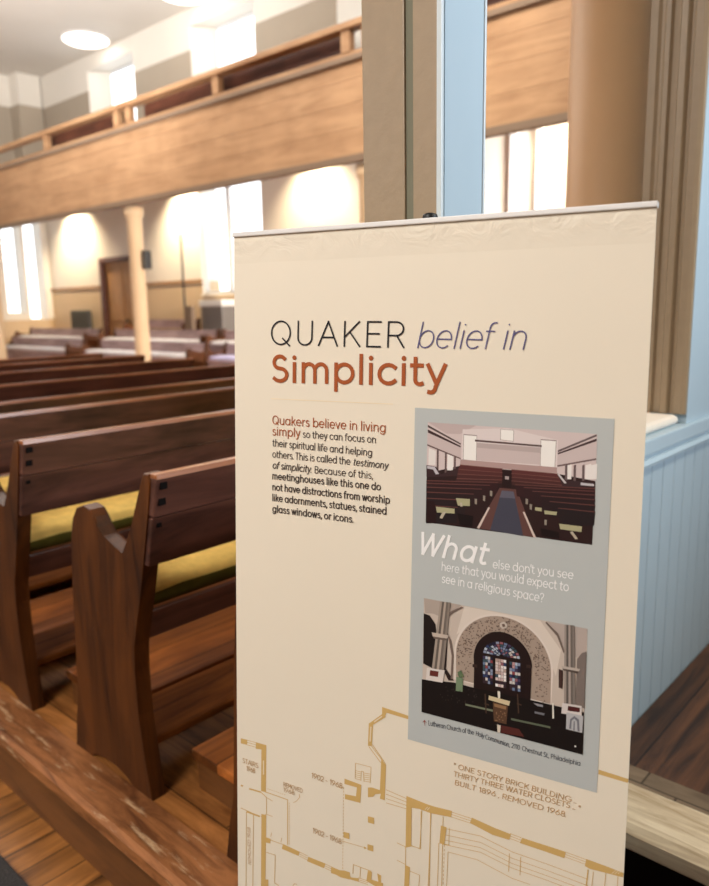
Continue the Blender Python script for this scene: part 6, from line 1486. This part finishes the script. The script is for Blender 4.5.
# single-stroke lettering ---------------------------------------------
def A(cx, cy, rx, ry, t0, t1, n=14):
    return [(cx+rx*math.cos(R(t0+(t1-t0)*i/n)), cy+ry*math.sin(R(t0+(t1-t0)*i/n))) for i in range(n+1)]
def bowl(cx=.33): return A(cx,.35,.33,.35,0,360,22)
GL = {}
def gl(ch, w, *st): GL[ch] = (w, st)
gl('A',.8,[(0,0),(.4,1),(.8,0)],[(.14,.34),(.66,.34)]); gl('B',.58,[(.3,.53),(0,.53),(0,1),*A(.3,.765,.24,.235,90,-90)],[*A(.31,.265,.27,.265,90,-90),(0,0),(0,.53)])
gl('C',.86,A(.5,.5,.5,.5,48,312,20)); gl('D',.74,[(0,0),(0,1),*A(.26,.5,.48,.5,90,-90),(0,0)]); gl('E',.54,[(.54,1),(0,1),(0,0),(.54,0)],[(0,.52),(.48,.52)])
gl('F',.54,[(.54,1),(0,1),(0,0)],[(0,.5),(.48,.5)]); gl('G',.92,[*A(.5,.5,.5,.5,48,340,20),(.97,.46),(.58,.46)]); gl('H',.7,[(0,0),(0,1)],[(.7,0),(.7,1)],[(0,.52),(.7,.52)])
gl('I',.0,[(0,0),(0,1)]); gl('J',.4,[(.4,1),*A(.18,.22,.22,.22,0,-170)]); gl('K',.64,[(0,0),(0,1)],[(.6,1),(0,.36)],[(.22,.58),(.64,0)]); gl('L',.5,[(0,1),(0,0),(.5,0)])
gl('M',.84,[(0,0),(0,1),(.42,.4),(.84,1),(.84,0)]); gl('N',.74,[(0,0),(0,1),(.74,0),(.74,1)]); gl('O',.9,A(.45,.5,.45,.5,0,360,28)); gl('P',.58,[(0,0),(0,1),*A(.31,.73,.27,.27,90,-90),(0,.46)])
gl('Q',.88,A(.43,.5,.43,.5,0,360,28),[(.52,.26),(.84,-.05)]); gl('R',.62,[(0,0),(0,1),*A(.32,.73,.27,.27,90,-90),(0,.46)],[(.34,.46),(.62,0)])
gl('S',.6,[*A(.3,.755,.25,.245,38,270,12),*A(.3,.255,.3,.255,88,-142,12)]); gl('T',.66,[(0,1),(.66,1)],[(.33,1),(.33,0)]); gl('U',.62,[(0,1),*A(.31,.31,.31,.31,180,360),(.62,1)])
gl('V',.78,[(0,1),(.39,0),(.78,1)]); gl('W',1.16,[(0,1),(.3,0),(.58,1),(.86,0),(1.16,1)]); gl('X',.7,[(0,0),(.7,1)],[(.7,0),(0,1)]); gl('Y',.72,[(0,1),(.36,.46),(.72,1)],[(.36,.46),(.36,0)]); gl('Z',.64,[(0,1),(.64,1),(0,0),(.64,0)])
gl('a',.66,bowl(),[(.66,.7),(.66,0)]); gl('b',.66,[(0,1.04),(0,0)],bowl()); gl('c',.58,A(.34,.35,.34,.35,46,314)); gl('d',.66,bowl(),[(.66,1.04),(.66,0)]); gl('e',.66,[(.03,.36),*A(.33,.35,.33,.35,0,312,20)])
gl('f',.36,[(.36,1.02),*A(.29,.84,.17,.18,90,180),(.12,0)],[(0,.69),(.34,.69)]); gl('g',.66,bowl(),[(.66,.7),(.66,0),*A(.34,0,.32,.28,0,-150)]); gl('h',.56,[(0,1.04),(0,0)],[(0,.4),*A(.28,.42,.28,.28,180,0),(.56,0)])
gl('i',.0,[(0,.7),(0,0)],('dot',0,.95)); gl('j',.1,[(.1,.7),(.1,-.12),*A(-.04,-.12,.14,.14,0,-80)],('dot',.1,.95)); gl('k',.5,[(0,1.04),(0,0)],[(.46,.7),(0,.26)],[(.17,.42),(.5,0)]); gl('l',.0,[(0,1.04),(0,0)])
gl('m',.96,[(0,.7),(0,0)],[(0,.42),*A(.24,.44,.24,.26,180,0),(.48,0)],[(.48,.42),*A(.72,.44,.24,.26,180,0),(.96,0)]); gl('n',.56,[(0,.7),(0,0)],[(0,.4),*A(.28,.42,.28,.28,180,0),(.56,0)]); gl('o',.68,A(.34,.35,.34,.35,0,360,22))
gl('p',.66,[(0,.7),(0,-.3)],bowl()); gl('q',.66,bowl(),[(.66,.7),(.66,-.3)]); gl('r',.3,[(0,.7),(0,0)],[(0,.38),*A(.29,.40,.29,.29,180,88)]); gl('s',.46,[*A(.235,.53,.195,.17,36,268,10),*A(.23,.18,.23,.18,86,-140,10)])
gl('t',.38,[(.13,.94),*A(.29,.17,.16,.17,180,300,8)],[(0,.69),(.36,.69)]); gl('u',.56,[(0,.7),*A(.28,.28,.28,.28,180,360)],[(.56,.7),(.56,0)]); gl('v',.56,[(0,.7),(.28,0),(.56,.7)]); gl('w',.88,[(0,.7),(.22,0),(.44,.7),(.66,0),(.88,.7)])
gl('x',.52,[(0,0),(.52,.7)],[(.52,0),(0,.7)]); gl('y',.58,[(0,.7),(.30,.02)],[(.58,.7),(.27,-.08),*A(.10,-.12,.16,.17,-10,-110,7)]); gl('z',.48,[(0,.7),(.48,.7),(0,0),(.48,0)])
gl('0',.6,A(.3,.5,.3,.5,0,360,22)); gl('1',.2,[(0,.8),(.2,1),(.2,0)]); gl('2',.56,[*A(.28,.71,.28,.29,160,-30,12),(0,0),(.58,0)]); gl('6',.6,[(.46,1),(.05,.45)],A(.3,.3,.3,.3,0,360,20)); gl('8',.56,A(.28,.75,.23,.25,0,360,18),A(.28,.25,.28,.25,0,360,18)); gl('9',.6,[(.14,0),(.55,.55)],A(.3,.7,.3,.3,0,360,20))
gl('.',.0,('dot',0,.03)); gl(',',.06,[(.08,.06),(0,-.16)]); gl('?',.5,[*A(.25,.75,.25,.25,170,-50,10),(.25,.44),(.25,.26)],('dot',.25,.03)); gl("'",.0,[(0,1.02),(0,.74)]); gl('"',.2,[(0,1),(0,.74)],[(.2,1),(.2,.74)]); gl('-',.34,[(0,.4),(.34,.4)])
gl('^',.6,[(.3,0),(.3,1)],[(0,.6),(.3,1),(.6,.6)])
NS = [0]
def stroke(bm, pts, w, tf):
    for i in range(1, len(pts)-1):      # sharp corners: two separate strokes
        ax, ay = pts[i][0]-pts[i-1][0], pts[i][1]-pts[i-1][1]; bx, by = pts[i+1][0]-pts[i][0], pts[i+1][1]-pts[i][1]
        if (ax*bx+ay*by) < -.2*math.hypot(ax, ay)*math.hypot(bx, by):
            stroke(bm, pts[:i+1], w, tf); stroke(bm, pts[i:], w, tf); return
    k = len(pts); closed = math.dist(pts[0], pts[-1]) < 1e-6
    if not closed:      # square stroke ends
        def ext(p, q):
            d = math.dist(p, q) or 1e-9; return (p[0]+(p[0]-q[0])/d*w*.46, p[1]+(p[1]-q[1])/d*w*.46)
        pts = [ext(pts[0], pts[1]), *pts[1:-1], ext(pts[-1], pts[-2])]
    if closed: pts = pts[:-1]; k -= 1
    NS[0] += 1; Lv, Rv = [], []
    for i in range(k):
        p = pts[i]; a = pts[i-1] if (i > 0 or closed) else None; b = pts[(i+1) % k] if (i < k-1 or closed) else None
        def nrm(q0, q1):
            dx, dy = q1[0]-q0[0], q1[1]-q0[1]; d = math.hypot(dx, dy) or 1e-9; return (-dy/d, dx/d)
        n1 = nrm(a, p) if a else nrm(p, b); n2 = nrm(p, b) if b else n1
        mx, my = n1[0]+n2[0], n1[1]+n2[1]; d = math.hypot(mx, my) or 1e-9; mx /= d; my /= d
        c = max(.45, mx*n1[0]+my*n1[1]); h = w/2/c
        Lv.append(bm.verts.new(tf(p[0]+mx*h, p[1]+my*h))); Rv.append(bm.verts.new(tf(p[0]-mx*h, p[1]-my*h)))
    for i in range(k if closed else k-1):
        j = (i+1) % k; bm.faces.new((Lv[i], Rv[i], Rv[j], Lv[j]))
LSB = {**dict.fromkeys('bhikmnprlBDEFHIKLMNPRUu1"', .11), **dict.fromkeys('acdegoqCGOQ0689S', .055), **dict.fromkeys('s', .06)}
RSB = {**dict.fromkeys('adghilmnquHIJMNUd1"', .11), **dict.fromkeys('bcopesBDOPQS0689', .055)}
TXT = [
('headline_text', 'QUAKER', (6903, 16704), (28761, 16978), 3656, 0.07, 0, (22, 20, 28), 0.1),
('headline_italic_text', 'belief in', (30653, 16960), (45277, 17050), 3427, 0.055, 0.2, (96, 92, 134), 0),
('subheadline_text', 'Simplicity', (7071, 22337), (35053, 22075), 4245, 0.155, 0, (170, 86, 40), 0),
('paragraph_lead_text', 'Quakers believe in living', (7319, 28628), (26232, 28707), 1369, 0.11, 0, (170, 86, 40), 0),
('paragraph_lead_text', 'simply', (7337, 30320), (12298, 30307), 1373, 0.11, 0, (170, 86, 40), 0),
('paragraph_text', 'so they can focus on', (12733, 30309), (24782, 30344), 1089, 0.11, 0, (60, 48, 44), 0),
('paragraph_text', 'their spiritual life and helping', (7355, 31986), (24202, 32255), 1116, 0.11, 0, (60, 48, 44), 0),
('paragraph_text', 'others. This is called the', (7374, 33704), (20789, 33780), 1120, 0.11, 0, (60, 48, 44), 0),
('paragraph_text', 'testimony', (21196, 33790), (26748, 33862), 1058, 0.12, 0.2, (60, 48, 44), 0),
('paragraph_text', 'of simplicity.', (7392, 35396), (14288, 35479), 1123, 0.12, 0.2, (60, 48, 44), 0),
('paragraph_text', 'Because of this,', (14889, 35487), (24444, 35492), 1090, 0.11, 0, (60, 48, 44), 0),
('paragraph_text', 'meetinghouses like this one do', (7410, 37063), (25745, 37038), 1127, 0.15, 0, (22, 20, 28), 0),
('paragraph_text', 'not have distractions from worship', (7429, 38765), (27197, 38783), 1130, 0.15, 0, (22, 20, 28), 0),
('paragraph_text', 'like adornments, statues, stained', (7447, 40441), (26699, 40417), 1133, 0.15, 0, (22, 20, 28), 0),
('paragraph_text', 'glass windows, or icons.', (7465, 42154), (21473, 42202), 1137, 0.15, 0, (22, 20, 28), 0),
('question_text', 'What', (31447, 45380), (41533, 45597), 3255, 0.15, 0.22, (252, 252, 252), 0),
('question_text', "else don't you see", (42406, 45824), (52891, 45743), 1216, 0.1, 0, (252, 252, 252), 0),
('question_text', 'here that you would expect to', (35260, 47228), (52393, 47409), 1259, 0.1, 0, (252, 252, 252), 0),
('question_text', 'see in a religious space?', (35320, 48911), (49324, 49368), 1263, 0.1, 0, (252, 252, 252), 0),
('arrow_mark', '^', (33263, 69989), (33839, 69933), 796, 0.12, 0, (150, 60, 50), 0),
('caption_text', 'Lutheran Church of the', (34092, 69780), (40771, 69512), 734, 0.11, 0, (45, 48, 62), 0),
('caption_text', 'Holy Communion,', (41029, 69532), (45760, 69944), 712, 0.11, 0, (45, 48, 62), 0),
('caption_text', '2110', (45992, 69939), (47145, 69968), 697, 0.11, 0, (45, 48, 62), 0),
('caption_text', 'Chestnut St.,', (47414, 69952), (50990, 70040), 692, 0.11, 0, (45, 48, 62), 0),
('caption_text', 'Philadelphia', (51249, 70025), (54986, 70004), 681, 0.11, 0, (45, 48, 62), 0),
('handwriting_text', '" ONE STORY BRICK BUILDING ...', (37981, 75030), (54778, 75239), 788, 0.12, 0.1, (192, 152, 98), 0),
('handwriting_text', 'THIRTY THREE WATER CLOSETS ... "', (38025, 76242), (55264, 76093), 789, 0.12, 0.1, (192, 152, 98), 0),
('handwriting_text', 'BUILT 1896 , REMOVED 1968.', (38292, 77467), (53554, 77483), 791, 0.12, 0.1, (192, 152, 98), 0),
('floor_plan_text', 'STAIRS', (2116, 84204), (5211, 84303), 857, 0.11, 0, (192, 152, 98), 0),
('floor_plan_text', '1968', (2941, 85326), (4599, 85370), 856, 0.11, 0, (192, 152, 98), 0),
('floor_plan_text', 'REMOVED', (10023, 85961), (13561, 86040), 751, 0.11, 0, (192, 152, 98), 0),
('floor_plan_text', '1968', (10034, 86838), (12093, 86852), 752, 0.11, 0, (192, 152, 98), 0),
('floor_plan_text', '1902 - 1968', (15141, 83047), (20552, 83295), 895, 0.11, 0, (192, 152, 98), 0),
('floor_plan_text', '1902 - 1968', (15498, 92028), (20584, 92266), 908, 0.11, 0, (192, 152, 98), 0),
('floor_plan_text', 'REMOVED 1968', (3945, 101370), (3750, 95035), 631, 0.11, 0, (192, 152, 98), 0)]
tparts = {}
for i, T in enumerate(TXT): tparts.setdefault((T[0], i if T[0] == 'floor_plan_text' else 0), []).append(T)
for (part, _i), rows_ in tparts.items():
    bm = bmesh.new(); hgt = .0007
    for _, s, a, b, cap0, wt, sl, col, trk in rows_:
        adv = 0; pos = []; cap = cap0/(1+wt); a = (a[0]+cap*wt/2, a[1]-cap*wt/2); b = (b[0]-cap*wt/2, b[1]-cap*wt/2)
        for chh in s:
            if chh == ' ': adv += .36; continue
            adv += LSB.get(chh, .025)+wt*.5; pos.append((chh, adv)); adv += GL[chh][0]+wt*.5+RSB.get(chh, .025)+(trk if trk else 0)
        off = pos[0][1]; pos = [(q, x-off) for q, x in pos]; adv = pos[-1][1]+GL[pos[-1][0]][0]
        d = math.dist(a, b); sx_ = d/adv; ex = ((b[0]-a[0])/d, (b[1]-a[1])/d)
        sy_ = cap
        for chh, x0 in pos:
            def gp(x, y, x0=x0): return ((x0+x)*sx_+y*sy_*sl, y*sy_)
            for st in GL[chh][1]:
                NS[0] += 1
                def tf(X, Y): return loc(a[0]+ex[0]*X+ex[1]*Y, a[1]+ex[1]*X-ex[0]*Y, hgt+(NS[0] % 60)*STEP)
                if st[0] == 'dot':
                    rr = wt*.62*sy_; cx_, cy_ = gp(st[1], st[2]); bm.faces.new([bm.verts.new(tf(cx_+rr*math.cos(i*math.pi/5), cy_+rr*math.sin(i*math.pi/5))) for i in range(10)])
                else: stroke(bm, [gp(*q) for q in st], wt*sy_, tf)
    o = obj(part, bm, ink(part+'_ink', rows_[0][7]), root)
# ------------------------------------------------------------------ light
w = bpy.data.worlds.new('sky'); SC.world = w; w.use_nodes = True
bg = w.node_tree.nodes['Background']; bg.inputs['Color'].default_value = (.93,.97,1,1); bg.inputs['Strength'].default_value = 3.0
def area(name, loc_, target, sx, sy, e, col, spread=180):
    L = bpy.data.lights.new(name, 'AREA'); L.shape = 'RECTANGLE'; L.size = sx; L.size_y = sy; L.energy = e; L.color = col; L.spread = R(spread)
    o = bpy.data.objects.new(name, L); COL.objects.link(o); o.location = loc_; o.rotation_euler = (Vector(target)-Vector(loc_)).to_track_quat('-Z','Y').to_euler(); return o
for a_ in [('cool_window_light', (2.9, -3.2, 3.0), (1.6, 0.68, 2.2), 1.2, 1.2, 24, (0.78, 0.89, 1.0), 55), ('warm_room_light', (-2.4, 1.0, 3.7), (0.9, 1.0, 1.15), 1.8, 1.8, 150, (1.0, 0.945, 0.875)), ('opposite_fill_light', (-5.6, 9.5, 4.2), (6, 9.5, 1.5), 7, 2.5, 200, (0.95, 0.97, 1.0)), ('hall_fill_light', (3.2, 7.5, 6.3), (3.2, 7.5, 0), 4, 7, 220, (1.0, 0.94, 0.87)), ('siding_fill_light', (3.4, 3.6, 5.6), (6, 4.2, 3.2), 1.5, 1.5, 70, (1.0, 0.9, 0.76), 110), ('passage_lamp', (2.0, -0.8, 3.6), (1.6, -0.3, 0), 0.5, 0.5, 18, (1.0, 0.88, 0.7), 90), ('ceiling_fill_light', (2.0, 8.0, 3.6), (3.6, 10, 6.54), 4, 4, 520, (1.0, 0.97, 0.94), 110), ('under_gallery_fill', (7.2, 2.0, 3.2), (8.3, 13, 1.6), 1.2, 1.2, 330, (1.0, 0.93, 0.85), 90)]: area(*a_)  # opposite, hall and under-gallery areas are unseen fills added to brighten the hall
# ------------------------------------------------------------------ camera
cam = bpy.data.cameras.new('camera'); co = bpy.data.objects.new('camera', cam); COL.objects.link(co)
cam.sensor_fit = 'HORIZONTAL'; cam.sensor_width = 36; cam.lens = 36*744/709; cam.clip_start = .02; cam.clip_end = 100
co.matrix_world = Matrix([[0.666911, 0.1459087, -0.7307122, 0.0], [-0.7449273, 0.1072713, -0.658465, 0.0], [-0.0176914, 0.9834651, 0.1802318, 1.42], [0.0, 0.0, 0.0, 1.0]])
cam.dof.use_dof = True; cam.dof.focus_distance = 1.10; cam.dof.aperture_fstop = 5.0
SC.camera = co
SC.view_settings.view_transform = 'Standard'; SC.view_settings.look = 'None'; SC.view_settings.gamma = 1; SC.view_settings.use_curve_mapping = False
SC.view_settings.exposure = 0.0
SC.cycles.use_denoising = True
